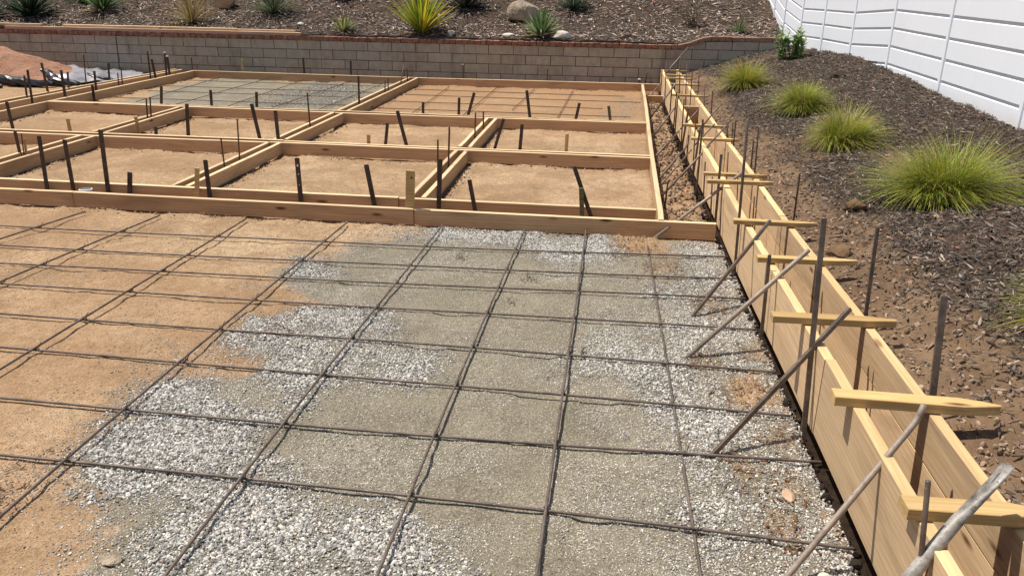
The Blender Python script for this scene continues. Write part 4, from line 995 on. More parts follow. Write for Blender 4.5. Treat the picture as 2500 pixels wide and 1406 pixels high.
def stick(bm, a, b_, wx, wy, kind='box', seg=8, bev=.1, axes=None):
    """a straight piece from a to b: box wx by wy with chamfered edges, or a round bar"""
    d = b_ - a; xx, yy = axes or frame_of(d)
    if kind == 'box':
        c = bev; pts = [(-1 + c, -1), (1 - c, -1), (1, -1 + c), (1, 1 - c), (1 - c, 1), (-1 + c, 1), (-1, 1 - c), (-1, -1 + c)]
    else:
        pts = [(math.cos(2 * math.pi * k / seg), math.sin(2 * math.pi * k / seg)) for k in range(seg)]
    rr = []
    for q, sc_ in ((a, 1), (b_ - d.normalized() * min(.004, d.length * .1), 1), (b_, .86)):
        rr.append([bm.verts.new(q + xx * (p * wx / 2 * sc_) + yy * (r_ * wy / 2 * sc_)) for p, r_ in pts])
    n = len(pts)
    for i in range(2):
        for j in range(n): bm.faces.new((rr[i][j], rr[i][(j + 1) % n], rr[i + 1][(j + 1) % n], rr[i + 1][j]))
    bm.faces.new(list(reversed(rr[0]))); bm.faces.new(rr[2])


KIND = {'steel': ('steel_stake', 'stake', 'steel stakes of the forms', 'steel', 'box', .45), 'wood': ('wooden_stake', 'stake', 'wooden stakes of the forms', 'stakewood', 'box', .42), 'green': ('wooden_stake', 'stake', 'wooden stakes of the forms', 'green', 'box', .6), 'rod': ('steel_rod', 'rod', 'thin steel rods of the forms', 'rod', 'round', 1), 'pipe': ('steel_pin', 'stake', 'steel stakes of the forms', 'bracedark', 'round', 1)}
for lab, kind, B_, T_, wd in STAKES:
    nm, cat, grp, mt, shp, asp = KIND[kind]
    B_ = Vector(B_); T_ = Vector(T_); d = (T_ - B_).normalized()
    if B_.z > -.12: B_ = B_ - d * ((B_.z + (.08 if B_.y < 13.0 else .02)) / max(d.z, .3))
    wd = min(wd * .95, .014 if B_.y < 6.5 else .018) if kind == 'rod' else (min(wd * .9, .021) if kind == 'pipe' else min(wd * .9, .034) if 'wide pale' not in lab else wd)
    if 'curb form' in lab or 'diagonal braces' in lab: wd *= .82
    bm = bmesh.new(); L = (T_ - B_).length
    xx = Vector((1, 0, 0)); xx = (xx - d * xx.dot(d)).normalized(); yy = d.cross(xx)
    stick(bm, Vector((0, 0, 0)), T_ - B_, wd, max(wd * asp, .009), shp, 8, .12, (xx, yy))
    if kind == 'steel' and ('curb form' in lab or 'diagonal braces' in lab): mt = 'bracedark'
    o = bm_obj(nm, bm, M[mt], smooth=(shp == 'round')); o.location = B_
    tag(o, lab, cat, grp)
    if 'paint spots' in lab:
        for q, sz in ((L - .055, .011), (L - .12, .006), (L - .20, .005)):
            bm = bmesh.new(); bmesh.ops.create_uvsphere(bm, u_segments=8, v_segments=5, radius=1, matrix=Matrix.Translation(d * q - yy * 0 + Vector((.002, -wd * asp / 2, 0))) @ Matrix.Diagonal((sz * .6, .002, sz, 1)))
            bm_obj('paint_spot', bm, M['paint'], o)
    if 'knot hole' in lab:
        bm = bmesh.new(); bmesh.ops.create_cone(bm, cap_ends=True, segments=12, radius1=.007, radius2=.007, depth=.003, matrix=Matrix.Translation(d * (L - .05) + Vector((.012, -wd * asp / 2, 0))) @ Matrix.Rotation(math.pi / 2, 4, 'X'))
        bm_obj('knot', bm, M['steel'], o)
    if 'pale topped' in lab or 'pale top ' in lab or 'capped white' in lab:
        bm = bmesh.new(); bmesh.ops.create_cone(bm, cap_ends=True, segments=10, radius1=wd * .62, radius2=wd * .6, depth=.02, matrix=Matrix.Translation(T_ - B_))
        bm_obj('cap', bm, M['pvc'], o)

# ================================================================ REBAR
def bar_path(bm, pts, r_, seg=8):
    P = [Vector(p) for p in pts]; rr = []
    for i, p in enumerate(P):
        d = (P[min(i + 1, len(P) - 1)] - P[max(i - 1, 0)]); xx, yy = frame_of(d)
        rr.append([bm.verts.new(p + (xx * math.cos(2 * math.pi * k / seg) + yy * math.sin(2 * math.pi * k / seg)) * (r_(i) if callable(r_) else r_)) for k in range(seg)])
    for i in range(len(P) - 1):
        for j in range(seg): bm.faces.new((rr[i][j], rr[i][(j + 1) % seg], rr[i + 1][(j + 1) % seg], rr[i + 1][j]))
    bm.faces.new(list(reversed(rr[0]))); bm.faces.new(rr[-1])


cross_bars = []; rb_objs = []
for lab, a, b_, c2 in REBAR:
    a, b_, c2 = np.array(a), np.array(b_), np.array(c2)
    near = a[1] < 6; L1, L2 = np.linalg.norm(b_ - a), np.linalg.norm(c2 - b_)
    n1, n2_ = max(2, int(L1 / .045)), max(2, int(L2 / .045))
    ts = np.concatenate([np.linspace(0, 1, n1)[:-1] * .5, .5 + np.linspace(0, 1, n2_) * .5])
    # smooth curve through the three measured points
    m_ = L1 / (L1 + L2); u = np.where(ts < .5, ts / .5 * m_, m_ + (ts - .5) / .5 * (1 - m_))
    A_ = np.stack([np.interp(u, [0, m_, 1], [a[k], b_[k], c2[k]]) for k in range(3)], 1)
    lin = a[None] + (c2 - a)[None] * u[:, None]; mid = (b_ - (a + (c2 - a) * m_))
    A_ = lin + mid[None] * (4 * u * (1 - u))[:, None] / max(4 * m_ * (1 - m_), .3)
    ph = random.random() * 6
    A_[:, 2] += .0025 * np.sin(u * (L1 + L2) * 2.1 + ph) * (1 if near else .5)
    A_[:, 0 if 'length' in lab else 1] += .003 * np.sin(u * (L1 + L2) * 1.1 + ph)
    rad = .0055 if near else .0045
    bm = bmesh.new(); org = Vector(A_[0])
    bar_path(bm, [Vector(p) - org for p in A_], lambda i: rad * (1.07 if i % 2 else .97), 8)
    o = bm_obj('rebar', bm, M['rebar'] if near else M['rod'], smooth=True); o.location = org
    tag(o, lab, 'rebar', 'bars of the front mat' if near else 'bars of the far mats')
    (rb_objs if 'length' in lab else cross_bars).append((o, A_, near))
# wire ties at the crossings, parts of the lengthwise bars
for o, A_, near in rb_objs:
    if not near: continue
    for o2, C_, n2_ in cross_bars:
        if not n2_: continue
        D = np.hypot(A_[:, None, 0] - C_[None, :, 0], A_[:, None, 1] - C_[None, :, 1]); i, j = np.unravel_index(D.argmin(), D.shape)
        if D[i, j] > .05: continue
        p = Vector((A_[i] + C_[j]) / 2) - o.location
        if p.y + o.location.y < 1.6: continue
        bm = bmesh.new(); w1 = random.random() * .4 + .6
        pts = [(math.cos(t) * .011 * w1, math.sin(t) * .011, .009 * math.sin(t * 1.5)) for t in np.linspace(0, 11, 16)] + [(.012, .006, .018), (.022 * w1, .012, .03)]
        bar_path(bm, [Vector(q) + p for q in pts], .0016, 5)
        bm_obj('tie_wire', bm, M['tie'], o)

# ================================================================ SPREADERS AND BRACES
for k, (lab, a, b_) in enumerate(SPREAD):
    a = Vector(a); b_ = Vector(b_); a.z = b_.z = ZC + .006; L = (b_ - a).length; ang = math.atan2(b_.y - a.y, b_.x - a.x)
    wy, hz = [(.066, .033), (.066, .033), (.056, .029), (.052, .026), (.05, .025), (.048, .024)][k] if k < 6 else (.042, .023)
    bm = bmesh.new(); tip = min(.12, L * .25)
    prof = [(0, 1), (L * .3, 1), (L * .6, 1), (L - tip, 1), (L - tip * .45, .62), (L, .16 if k != 2 else .4)]
    rr = []
    for x, s_ in prof:
        y0, y1 = -wy / 2 * (1 if s_ == 1 else .9), -wy / 2 + wy * (s_ if s_ < 1 else 1); c = .002
        if s_ < 1: y0, y1 = -wy / 2 + wy * (1 - s_) * .45, wy / 2 - wy * (1 - s_) * .55
        rr.append([bm.verts.new(q) for q in ((x, y0, 0), (x, y1, 0), (x, y1, hz - c), (x, y1 - c, hz), (x, y0 + c, hz), (x, y0, hz - c))])
    for i in range(len(prof) - 1):
        for j in range(6): bm.faces.new((rr[i][j], rr[i][(j + 1) % 6], rr[i + 1][(j + 1) % 6], rr[i + 1][j]))
    bm.faces.new(rr[0]); bm.faces.new(list(reversed(rr[-1]))); bmesh.ops.recalc_face_normals(bm, faces=bm.faces[:])
    o = bm_obj('spreader', bm, M['stakewood']); o.location = a; o.rotation_euler = (.03 * (random.random() - .5), 0, ang)
    tag(o, lab, 'spreader', 'wooden spreaders across the curb form')

for k, (lab, f_, c_, t_, wd) in enumerate(BRACES):
    f_, c_, t_ = Vector(f_), Vector(c_), Vector(t_); org = f_
    d = (t_ - f_); bm = bmesh.new()
    f2 = f_ - d.normalized() * (.05 if f_.z < .2 else .12)
    if k == 0:   # round pole, bent near its top
        up = (c_ - f_).normalized(); e = c_ + up * .06
        pts = [f2 + (t_ - f2) * u for u in np.linspace(0, .88, 12)] + [f2 + (t_ - f2) * .93 + Vector((.001, 0, .004)), f2 + (t_ - f2) * .965 + Vector((-.003, -.002, .011)), t_ + Vector((-.010, -.006, .022))]
        bar_path(bm, [p - org + Vector((0, 0, .0)) for p in pts], .0095, 10); o = bm_obj('brace_pole', bm, M['brace'], smooth=True)
    elif lab.startswith('thick mottled'):
        pts = [f2 + (t_ - f2) * u for u in np.linspace(0, 1, 14)]
        xx, yy = frame_of(d); rr = []
        for i, p in enumerate(pts):
            u = i / 13; fl = sstep(.72, .95, u); wx, wy = .0175 * (1 + .3 * float(fl)), .0175 * (1 - .66 * float(fl)); p = p + Vector((.02, .005, .006)) * float(fl) * u
            rr.append([bm.verts.new(p - org + xx * math.cos(2 * math.pi * q / 12) * wy + yy * math.sin(2 * math.pi * q / 12) * wx) for q in range(12)])
        for i in range(13):
            for j in range(12): bm.faces.new((rr[i][j], rr[i][(j + 1) % 12], rr[i + 1][(j + 1) % 12], rr[i + 1][j]))
        bm.faces.new(list(reversed(rr[0]))); bm.faces.new(rr[-1])
        o = bm_obj('brace_bar', bm, M['galv'], smooth=True)
        bm = bmesh.new(); pc = f_ + d * .93
        sx = frame_of(d)
        stick(bm, pc - org - d.normalized() * .02 - sx[0] * .0 + Vector((.018, .004, .012)), pc - org + d.normalized() * .02 + Vector((.018, .004, .012)), .006, .006, 'round')
        bm_obj('slot', bm, M['black'], o)
    else:
        sq = k in (1, 3); bm2 = bm
        if wd > .009 and not sq: wd = max(wd, .014)
        stick(bm, f2 - org, t_ - org, wd if not sq else .017, (wd if not sq else .017), 'box' if sq else 'round', 10)
        o = bm_obj('brace_pole' if k < 5 else 'brace_rod', bm, M['bracedark'] if (sq or k > 4) else M['brace'], smooth=not sq)
    o.location = org
    tag(o, lab, 'brace', 'diagonal braces of the curb form')

# ================================================================ PLANTS, ROCKS, SMALL THINGS
def grass(name, label, x, y, rad, hgt, n, z=None, base=(.215, .31, .03), dry=.27, group='grass clumps on the bank', width=.0046, upright=.5):
    zc = float(bank_full(np.array(x), np.array(y))) if z is None else z
    a = rng.random(n) * 2 * np.pi; r0 = rad * .16 * np.sqrt(rng.random(n))
    L = hgt * (.75 + .75 * rng.random(n)); out = (rng.random(n) ** .6)          # 0 upright .. 1 arching outwards
    dirx, diry = np.cos(a), np.sin(a); k = 6; V = np.zeros((n, k, 2, 3)); C = np.zeros((n, k, 2, 3))
    th0 = (1 - out) * 1.45 + out * upright + .12 * rng.normal(size=n)                # start elevation
    # a few leaning tufts make the outline uneven
    nt_ = 7; tc = rng.normal(0, rad * .13, (nt_, 2)); tl = rng.normal(0, .24, (nt_, 2)); ts_ = .72 + .5 * rng.random(nt_); wt = rng.integers(0, nt_, n); L = L * ts_[wt]
    px = r0 * dirx + tc[wt, 0]; py = r0 * diry + tc[wt, 1]; pz = np.zeros(n); bend = (.3 + 1.15 * out) * (.7 + .6 * rng.random(n))
    tone = (.62 + .75 * rng.random(n))[:, None]; col = np.array(base)[None] * tone * (1 + .25 * (rng.random((n, 3)) - .5))
    yel = rng.random(n) < .42; col[yel] = col[yel] * np.array([1.45, 1.08, .8]); dr = rng.random(n) < dry; col[dr] = np.array([.36, .29, .12])[None] * tone[dr]
    sx, sy = -diry, dirx; tw = rng.normal(0, .35, n)
    cx, cy = dirx + tw * sx + tl[wt, 0], diry + tw * sy + tl[wt, 1]
    for i in range(k):
        t = i / (k - 1); wd = width * (1 - t ** 1.6) * (.7 + .6 * t) + .0004
        V[:, i, 0] = np.stack([x + px - sx * wd / 2, y + py - sy * wd / 2, zc + pz], 1); V[:, i, 1] = np.stack([x + px + sx * wd / 2, y + py + sy * wd / 2, zc + pz], 1)
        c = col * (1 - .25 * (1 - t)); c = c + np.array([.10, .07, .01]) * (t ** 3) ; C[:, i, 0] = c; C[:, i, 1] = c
        th = th0 - bend * t; st = L / (k - 1); px = px + np.cos(th) * cx * st; py = py + np.cos(th) * cy * st; pz = pz + np.sin(th) * st
    V[..., 0] -= x; V[..., 1] -= y; V[..., 2] -= zc
    # keep drooping tips above the sloping bank
    if z is None:
        gz = bank_z(V[..., 0] + x, V[..., 1] + y) - zc - .01; V[..., 2] = np.maximum(V[..., 2], gz + .004 * rng.random(V.shape[:3]))
    else:
        V[..., 2] = np.maximum(V[..., 2], .3 * V[..., 1] - .01)
    idx = np.arange(n * k * 2).reshape(n, k, 2); F = np.stack([idx[:, :-1, 0], idx[:, :-1, 1], idx[:, 1:, 1], idx[:, 1:, 0]], -1).reshape(-1, 4)
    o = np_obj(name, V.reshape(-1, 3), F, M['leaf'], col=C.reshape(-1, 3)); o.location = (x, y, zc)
    return tag(o, label, 'grass clump', group)


grass('grass_clump', 'largest bright green grass clump, nearest whole one on the bank', 1.97, 5.16, .44, .335, 3600)
grass('grass_clump', 'spreading yellow green grass clump, second from the camera on the bank', 1.80, 6.85, .40, .27, 3000, base=(.235, .31, .035), dry=.25)
grass('grass_clump', 'rounded green grass clump, third from the camera on the bank', 1.79, 8.55, .36, .26, 2600)
grass('grass_clump', 'small yellow green grass clump, farthest on the bank near the wall', 1.50, 10.6, .40, .28, 2200, base=(.26, .33, .03))
grass('grass_clump', 'grass clump cut off by the right edge of the frame', 1.94, 3.14, .32, .26, 1500, base=(.22, .29, .035), dry=.3)


def rosette(name, label, cat, x, y, n, L, wd, e0, e1, cols, bend=.4, fold=.35, z=None, group=None, jit=.15, mat='leaf', parent=None, org=None, zoff=0.0):
    zc = float(hill_full(np.array(x), np.array(y))) - .01 if z is None else z
    k = 6; a = np.arange(n) * 2.39996 + .3 * rng.random(n); q = np.arange(n) / max(n - 1, 1)
    el = np.radians(e0 + (e1 - e0) * q) + jit * rng.normal(size=n) * .5
    ll = L * (.8 + .4 * rng.random(n)); V = np.zeros((n, k, 3, 3)); C = np.zeros((n, k, 3, 3))
    dx, dy = np.cos(a), np.sin(a); px = .02 * dx; py = .02 * dy; pz = np.zeros(n) + zoff
    pal = np.array(cols)[rng.integers(0, len(cols), n)] * (.75 + .5 * rng.random((n, 1)))
    for i in range(k):
        t = i / (k - 1); w_ = wd * (.55 + 1.1 * t * (1 - t) * 2) * (1 - t ** 3) + .001
        th = el - bend * t * t
        nx, ny, nz = -np.sin(th) * dx, -np.sin(th) * dy, np.cos(th)
        for j, s in enumerate((-1, 0, 1)):
            up = fold * w_ * (abs(s))
            V[:, i, j] = np.stack([px - dy * s * w_ / 2 + nx * up, py + dx * s * w_ / 2 + ny * up, pz + nz * up], 1)
            C[:, i, j] = pal * (.8 + .35 * t)
        st = ll / (k - 1); px = px + np.cos(th) * dx * st; py = py + np.cos(th) * dy * st; pz = pz + np.sin(th) * st
    idx = np.arange(n * k * 3).reshape(n, k, 3)
    F = np.concatenate([np.stack([idx[:, :-1, j], idx[:, :-1, j + 1], idx[:, 1:, j + 1], idx[:, 1:, j]], -1).reshape(-1, 4) for j in (0, 1)])
    o = np_obj(name, V.reshape(-1, 3), F, M[mat], col=C.reshape(-1, 3), parent=parent)
    if parent is None:
        o.location = (x, y, zc); tag(o, label, cat, group)
    return o


DG = [(.03, .06, .03), (.045, .08, .04), (.02, .035, .02)]
rosette('yucca', 'upright yellow green sword leaved yucca with yellow tips behind the wall', 'yucca', -3.38, 13.82, 110, .72, .042, 30, 90, [(.26, .32, .03), (.36, .38, .03), (.17, .24, .03), (.55, .45, .03)], .12)
rosette('aloe', 'small spiky aloe with pale yellow leaf tips just above the wall cap', 'aloe', -4.72, 13.80, 40, .29, .028, 14, 84, [(.16, .22, .06), (.42, .40, .17), (.10, .14, .05)], .2)
ag = rosette('agave', 'dark green agave with a pale leaf skirt beside the white stone', 'agave', -1.38, 13.84, 95, .42, .032, 25, 88, [(.10, .17, .06), (.15, .23, .09), (.32, .35, .18)], .1)
rosette('leaf_skirt', None, None, 0, 0, 46, .36, .028, 2, 30, [(.60, .57, .40), (.45, .45, .28), (.16, .20, .08)], .25, parent=ag)
a2 = rosette('agave', 'green agave with dried straw coloured lower leaves at the upper left', 'agave', -9.55, 14.55, 70, .55, .034, 25, 85, [(.05, .10, .035), (.09, .15, .05)], .3)
rosette('dead_leaves', None, None, 0, 0, 40, .55, .024, -12, 22, [(.42, .36, .28), (.33, .26, .18)], .5, parent=a2)
rosette('agave', 'very dark blue green agave at the top left corner', 'agave', -10.75, 14.2, 80, .62, .055, 8, 84, DG, .3)
rosette('agave', 'dark agave cut off by the left frame edge behind the wall', 'agave', -11.5, 13.95, 60, .55, .05, 8, 84, DG, .3)
rosette('yucca', 'dried tan grassy yucca with a skirt of straw leaves', 'yucca', -7.6, 14.12, 150, .62, .014, -18, 86, [(.42, .30, .14), (.33, .23, .10), (.22, .19, .07)], .7)
rosette('ornamental_grass', 'feathery grey green tuft of grass left of the white pebble', 'grass clump', -6.25, 14.5, 190, .65, .012, 6, 86, [(.13, .16, .08), (.18, .21, .10), (.08, .10, .05)], .8)
rosette('agave', 'blackish purple agave at the top edge right of the yellow green yucca', 'agave', -2.88, 15.05, 70, .55, .04, 5, 82, [(.03, .035, .03), (.05, .055, .045), (.08, .05, .05)], .3)
rosette('ornamental_grass', 'low grey green grassy plant at the top edge right of the boulder', 'grass clump', -.95, 15.2, 150, .42, .018, 5, 84, [(.09, .12, .07), (.13, .16, .10), (.06, .08, .05)], .5)
rosette('aloe', 'tiny green aloe above the raised end of the wall', 'aloe', 1.82, 14.05, 26, .24, .022, 12, 80, [(.09, .14, .05), (.14, .17, .07)], .2)
rosette('succulent', 'dark reddish low plant at the top edge above the slope', 'succulent', -5.25, 15.4, 40, .3, .05, 5, 80, [(.06, .025, .03), (.09, .035, .04)], .3)
rosette('agave', 'dark clump of leaves at the top edge between two agaves at the left', 'agave', -10.2, 15.1, 60, .5, .045, 5, 80, DG, .3)

# dead shrub: thin forked twigs
def shrub(name, label, x, y, n, L, colr, z=None, leaves=None):
    zc = float(hill_full(np.array(x), np.array(y))) if z is None else z
    root = tag(empty(name, (x, y, zc)), label, 'shrub')
    bm = bmesh.new(); tips = []
    for i in range(n):
        a = random.random() * 6.28; el = .5 + random.random() * .9; p = Vector((random.uniform(-.04, .04), random.uniform(-.04, .04), -.02)); pts = [p.copy()]
        d = Vector((math.cos(a) * math.cos(el), math.sin(a) * math.cos(el), math.sin(el)))
        for q in range(5):
            d = (d + Vector((random.uniform(-.3, .3), random.uniform(-.3, .3), random.uniform(-.1, .2)))).normalized(); p = p + d * L / 5 * random.uniform(.7, 1.2); pts.append(p.copy())
            tips.append((p.copy(), d.copy()))
        bar_path(bm, pts, lambda i_: (.0042 if L > .2 else .0016) * (1 - i_ / 7), 4)
    bm_obj('twigs', bm, colr, root)
    return root, tips


M['twig'] = NT('dry_twig', .9, .2).col((.16, .12, .08)).m
M['greenstem'] = NT('green_stem', .7, .3).col((.14, .19, .07)).m
root, tips = shrub('shrub', 'nearly leafless dry shrub with a few dull leaves on the mulch slope', 1.1, 14.5, 34, .40, M['twig'])


def leaf_mesh(name, tips, L, wd, cols, parent, per=2):
    n = len(tips) * per; V = np.zeros((n, 4, 2, 3)); C = np.zeros((n, 4, 2, 3)); i = 0
    for p, d in tips:
        for _ in range(per):
            a = random.random() * 6.28; dd = (d * .5 + Vector((math.cos(a), math.sin(a), random.uniform(-.1, .6)))).normalized(); s = dd.cross(Vector((0, 0, 1)))
            s = s.normalized() if s.length > .01 else Vector((1, 0, 0)); ll = L * random.uniform(.6, 1.2); c = np.array(random.choice(cols)) * random.uniform(.7, 1.3)
            for k in range(4):
                t = k / 3; q = p + dd * ll * t - Vector((0, 0, .25 * ll * t * t)); h = wd * ll * (.15, .5, .42, .03)[k]
                V[i, k, 0] = q - s * h; V[i, k, 1] = q + s * h; C[i, k] = c
            i += 1
    idx = np.arange(n * 8).reshape(n, 4, 2); F = np.stack([idx[:, :-1, 0], idx[:, :-1, 1], idx[:, 1:, 1], idx[:, 1:, 0]], -1).reshape(-1, 4)
    return np_obj(name, V.reshape(-1, 3), F, M['leaf'], col=C.reshape(-1, 3), parent=parent)


for lab_, sx_, sy_, n_ in (('dry weed sprig flattened on the grey base, nearest the front form', -.95, 4.75, 9), ('dry weed sprig on the grey base between two lengthwise bars', -.47, 4.43, 11), ('thin dry weed sprig on the grey base, closest to the camera', -.52, 4.05, 7)):
    r2_, t2_ = shrub('dry_weed', lab_, sx_, sy_, n_, .07, M['twig'], .006)
    leaf_mesh('leaves', t2_, .014, .3, [(.16, .14, .06), (.12, .10, .05)], r2_, 1)
leaf_mesh('leaves', tips, .05, .3, [(.14, .13, .05), (.20, .14, .07), (.10, .12, .05)], root)
wx, wy = 2.33, 12.2
root = tag(empty('weed', (wx, wy, float(bank_full(np.array(wx), np.array(wy))))), 'leafy pale green weed growing where the wall meets the white fence', 'weed')
bm = bmesh.new(); tips = []
for i in range(22):
    a = random.random() * 6.28; b0 = Vector((random.uniform(-.2, .18), random.uniform(-.1, .1), -.02)); h_ = random.uniform(.18, .42); lean = Vector((math.cos(a), math.sin(a), 0)) * random.uniform(.02, .12); pts = []
    for q in range(9):
        t = q / 8; p = b0 + lean * t + Vector((0, 0, h_ * t)); pts.append(p)
        if t > .05: tips.append((p, Vector((0, 0, 1))))
    bar_path(bm, pts, .004, 4)
bm_obj('stems', bm, M['greenstem'], root)
leaf_mesh('leaves', tips, .10, .32, [(.32, .42, .17), (.42, .52, .30), (.19, .30, .09), (.24, .36, .06)], root, 4)


def rock(name, label, cat, x, y, s, mat, seed, zf=hill_full, rz=0.0, sink=.3, group=None, dz=0.0):
    V, F = ico(3, .0, seed, 1); r_ = np.random.default_rng(seed)
    for _ in range(7):
        d = r_.normal(size=3); d /= np.linalg.norm(d); h = .62 + r_.random() * .28; V = V - np.maximum(V @ d - h, 0)[:, None] * d
    V = V * (1 + (.5 if 'clod' in name else .10) * fbm(V[:, 0] * 1.5 + V[:, 2], V[:, 1] * 1.5 - V[:, 2], 1.7, 3, seed)[:, None]) * np.array(s)[None]
    z = float(zf(np.array(x), np.array(y)))
    o = np_obj(name, V, F, mat, smooth=False); o.location = (x, y, z + s[2] * (1 - 2 * sink) * .6 + dz); o.rotation_euler = (0, 0, rz)
    return tag(o, label, cat, group)


rock('boulder', 'big tan boulder with a shaded underside on the slope', 'boulder', -1.76, 14.62, (.30, .24, .24), M['boulder'], 3, rz=.4, sink=.15)
rock('boulder', 'pinkish orange rock at the top edge beside the dried tan yucca', 'boulder', -7.32, 14.9, (.26, .2, .2), M['pinkrock'], 5, sink=.2)
rock('white_stone', 'small white stone left of the little aloe', 'stone', -5.57, 14.05, (.065, .05, .04), M['palerock'], 8)
rock('white_stone', 'white stone below the yellow green yucca', 'stone', -2.87, 13.80, (.07, .05, .045), M['palerock'], 11)
rock('white_stone', 'flat whitish stone left of the agave on the wall edge', 'stone', -1.90, 13.76, (.12, .07, .05), M['palerock'], 12)
rock('white_stone', 'smooth white oval stone right of the agave, largest of the white ones', 'stone', -1.05, 13.80, (.19, .10, .085), M['palerock'], 15, sink=.2)
rock('white_stone', 'pale stone at the top edge of the slope over the grey green plant', 'stone', -1.05, 15.75, (.08, .06, .05), M['palerock'], 16)
rock('stone', 'pale rock lying in the coarse gravel at the lower left', 'stone', -1.425, 1.79, (.032, .026, .016), M['boulder'], 21, ground_full, sink=.25)
rock('stone', 'flat pink stone in gravel beside the curb form', 'stone', .645, 2.43, (.022, .034, .012), M['pinkrock'], 22, ground_full, sink=.2, dz=.006)
rock('stone', 'round yellowish stone in gravel near the foot of the bent brace pole', 'stone', .68, 2.03, (.022, .02, .016), M['palerock'], 23, ground_full, sink=.2, dz=.006)
M['darkclod'] = NT('dark_clod', .95, .1).col((.055, .038, .028)).m
M['clod'] = NT('brown_clod', .95, .1).col((.17, .105, .06)).m
rock('soil_clod', 'large brown clod of soil on the bank below the biggest grass clump', 'clod', 1.47, 5.1, (.075, .06, .05), M['clod'], 31, bank_full, sink=.3)
rock('soil_clod', 'brown clod of soil just outside the curb form by the fourth spreader', 'clod', 1.22, 4.35, (.07, .06, .05), M['clod'], 32, bank_full, sink=.3)
rock('soil_clod', 'dark clod of soil at the fence foot far along the bank', 'clod', 2.45, 9.9, (.12, .10, .06), M['darkclod'], 33, bank_full, sink=.4)
bm = bmesh.new(); stick(bm, Vector((-.10, 0, .0)), Vector((.12, .02, .07)), .05, .03, 'box')
o = bm_obj('wood_scrap', bm, M['twig']); o.location = (-.02, 13.76, float(hill_full(np.array(-.02), np.array(13.76)))); tag(o, 'dark scrap of wood lying on the mulch right behind the wall cap', 'wood scrap')

# curled scrap on the grey base, stub pipe in the front form
bm = bmesh.new(); bar_path(bm, [Vector((.035 * math.cos(t), .055 * math.sin(t), .012 + .012 * abs(math.sin(t)))) for t in np.linspace(1.9, 4.6, 10)], lambda i: .0045 * math.sin(math.pi * (i + .6) / 10.2) + .001, 6)
o = bm_obj('bark_curl', bm, M['bracedark'], smooth=True); o.location = (-.08, 3.45, .0); tag(o, 'curled dark strip of bark on gravel beside the straight lengthwise bar', 'bark')
root = None
bm = bmesh.new(); seg = 24
rings = [[bm.verts.new((math.cos(2 * math.pi * k / seg) * r_, math.sin(2 * math.pi * k / seg) * r_, z)) for k in range(seg)] for r_, z in ((.048, -.06), (.048, .115), (.042, .117), (.042, .0))]
for i in range(3):
    for k in range(seg): bm.faces.new((rings[i][k], rings[i][(k + 1) % seg], rings[i + 1][(k + 1) % seg], rings[i + 1][k]))
bm.faces.new(rings[3])
o = bm_obj('pipe_stub', bm, M['pvc'], smooth=False); o.location = (-3.98, 5.50, .0); tag(o, 'open white plastic pipe stub between the two front form boards', 'pipe')

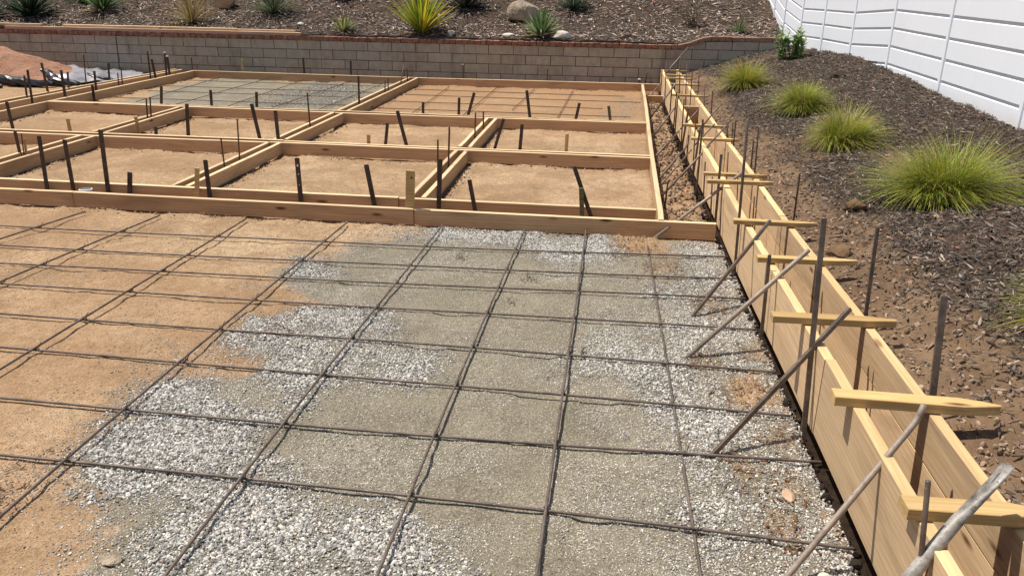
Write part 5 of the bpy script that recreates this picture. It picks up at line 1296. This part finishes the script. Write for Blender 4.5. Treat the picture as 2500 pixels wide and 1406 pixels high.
# red dirt pile and plastic sheet at the left
xs_, ys_ = np.arange(-13.5, -7.95, .04), np.arange(10.9, 13.49, .04)
def pile_z(x, y):
    d = np.hypot((x + 10.0) / 1.85, (y - 12.3) / 1.05); return .56 * np.clip(1 - d, -.1, 1) + .10 * fbm(x, y, 2.5, 4) + .07 * fbm(x, y, 8, 4) - .03
o = grid_mesh('dirt_pile', xs_, ys_, pile_z, M['reddirt'], keep=lambda x, y: pile_z(x, y) > -.045)
tag(o, 'heap of reddish dirt in front of the block wall at the left edge', 'dirt pile')
xs_, ys_ = np.arange(-9.45, -7.86, .035), np.arange(11.75, 13.47, .035)
def tarp_e(x, y): return (((x + 8.65) / .85 + .25 * (y - 12.6)) ** 2 + ((y - 12.65) / .82) ** 2) + .25 * fbm(x, y, 3, 2, 5)
def tarp_z(x, y):
    r1 = np.abs(np.sin(x * 7 + y * 4 + 4 * fbm(x, y, 1.5, 2))) ; r2 = np.abs(np.sin(x * 3 - y * 9 + 5 * fbm(x, y, 2, 2, 3)))
    return np.clip(pile_z(x, y), 0, .10) + .03 + .025 * (1 - r1) + .025 * (1 - r2) + .06 * fbm(x, y, 2.2, 3, 7) + .02 * sstep(12.4, 13.2, y)
tp = grid_mesh('plastic_sheet', xs_, ys_, tarp_z, M['tarp'], keep=lambda x, y: tarp_e(x, y) < 1.0)
tag(tp, 'crumpled grey plastic sheet with a black rolled edge beside the red dirt', 'plastic sheet')
bm = bmesh.new()
for path, r_ in (([(-9.75, 11.55, .06), (-9.4, 11.5, .10), (-9.0, 11.45, .08), (-8.55, 11.5, .05)], .07), ([(-9.1, 12.0, .2), (-8.85, 11.85, .17), (-8.6, 11.65, .08), (-8.2, 11.6, .05)], .06), ([(-8.55, 12.35, .12), (-8.3, 12.2, .07), (-7.95, 12.25, .04)], .04), ([(-9.9, 11.35, .03), (-9.6, 11.2, .04), (-9.2, 11.25, .03)], .05)):
    pts = [Vector(p) for p in path]; fine_ = []
    for i in range(len(pts) - 1):
        for q in range(5): fine_.append(pts[i].lerp(pts[i + 1], q / 5) + Vector((random.uniform(-.015, .015), random.uniform(-.015, .015), random.uniform(-.012, .012))))
    fine_.append(pts[-1]); nn = len(fine_)
    bar_path(bm, fine_, lambda i: r_ * (.55 + .45 * math.sin(math.pi * (i + .5) / nn)) * random.uniform(.8, 1.15), 9)
bm_obj('rolled_edge', bm, M['black'], tp)

# spare lumber lying on the wall cap
for lab, xa, xb, y, z, t, h in (('long pinkish board lying lowest on the wall cap at the left', -10.75, -5.38, 13.50, .692, .09, .05), ('pinkish board stacked on the long one, middle stretch', -9.7, -6.52, 13.56, .745, .085, .038), ('short pinkish board end on the wall cap, reaching farthest right', -6.66, -5.50, 13.58, .745, .06, .03), ('board end lying at the far left of the wall cap', -12.2, -10.1, 13.54, .745, .09, .038)):
    o = board('spare_board', lab, 'board', (xa, y), (xb, y + .01), h, t, M['paleboard'], z + h + .004, 'spare boards on the wall cap', 1, .003)
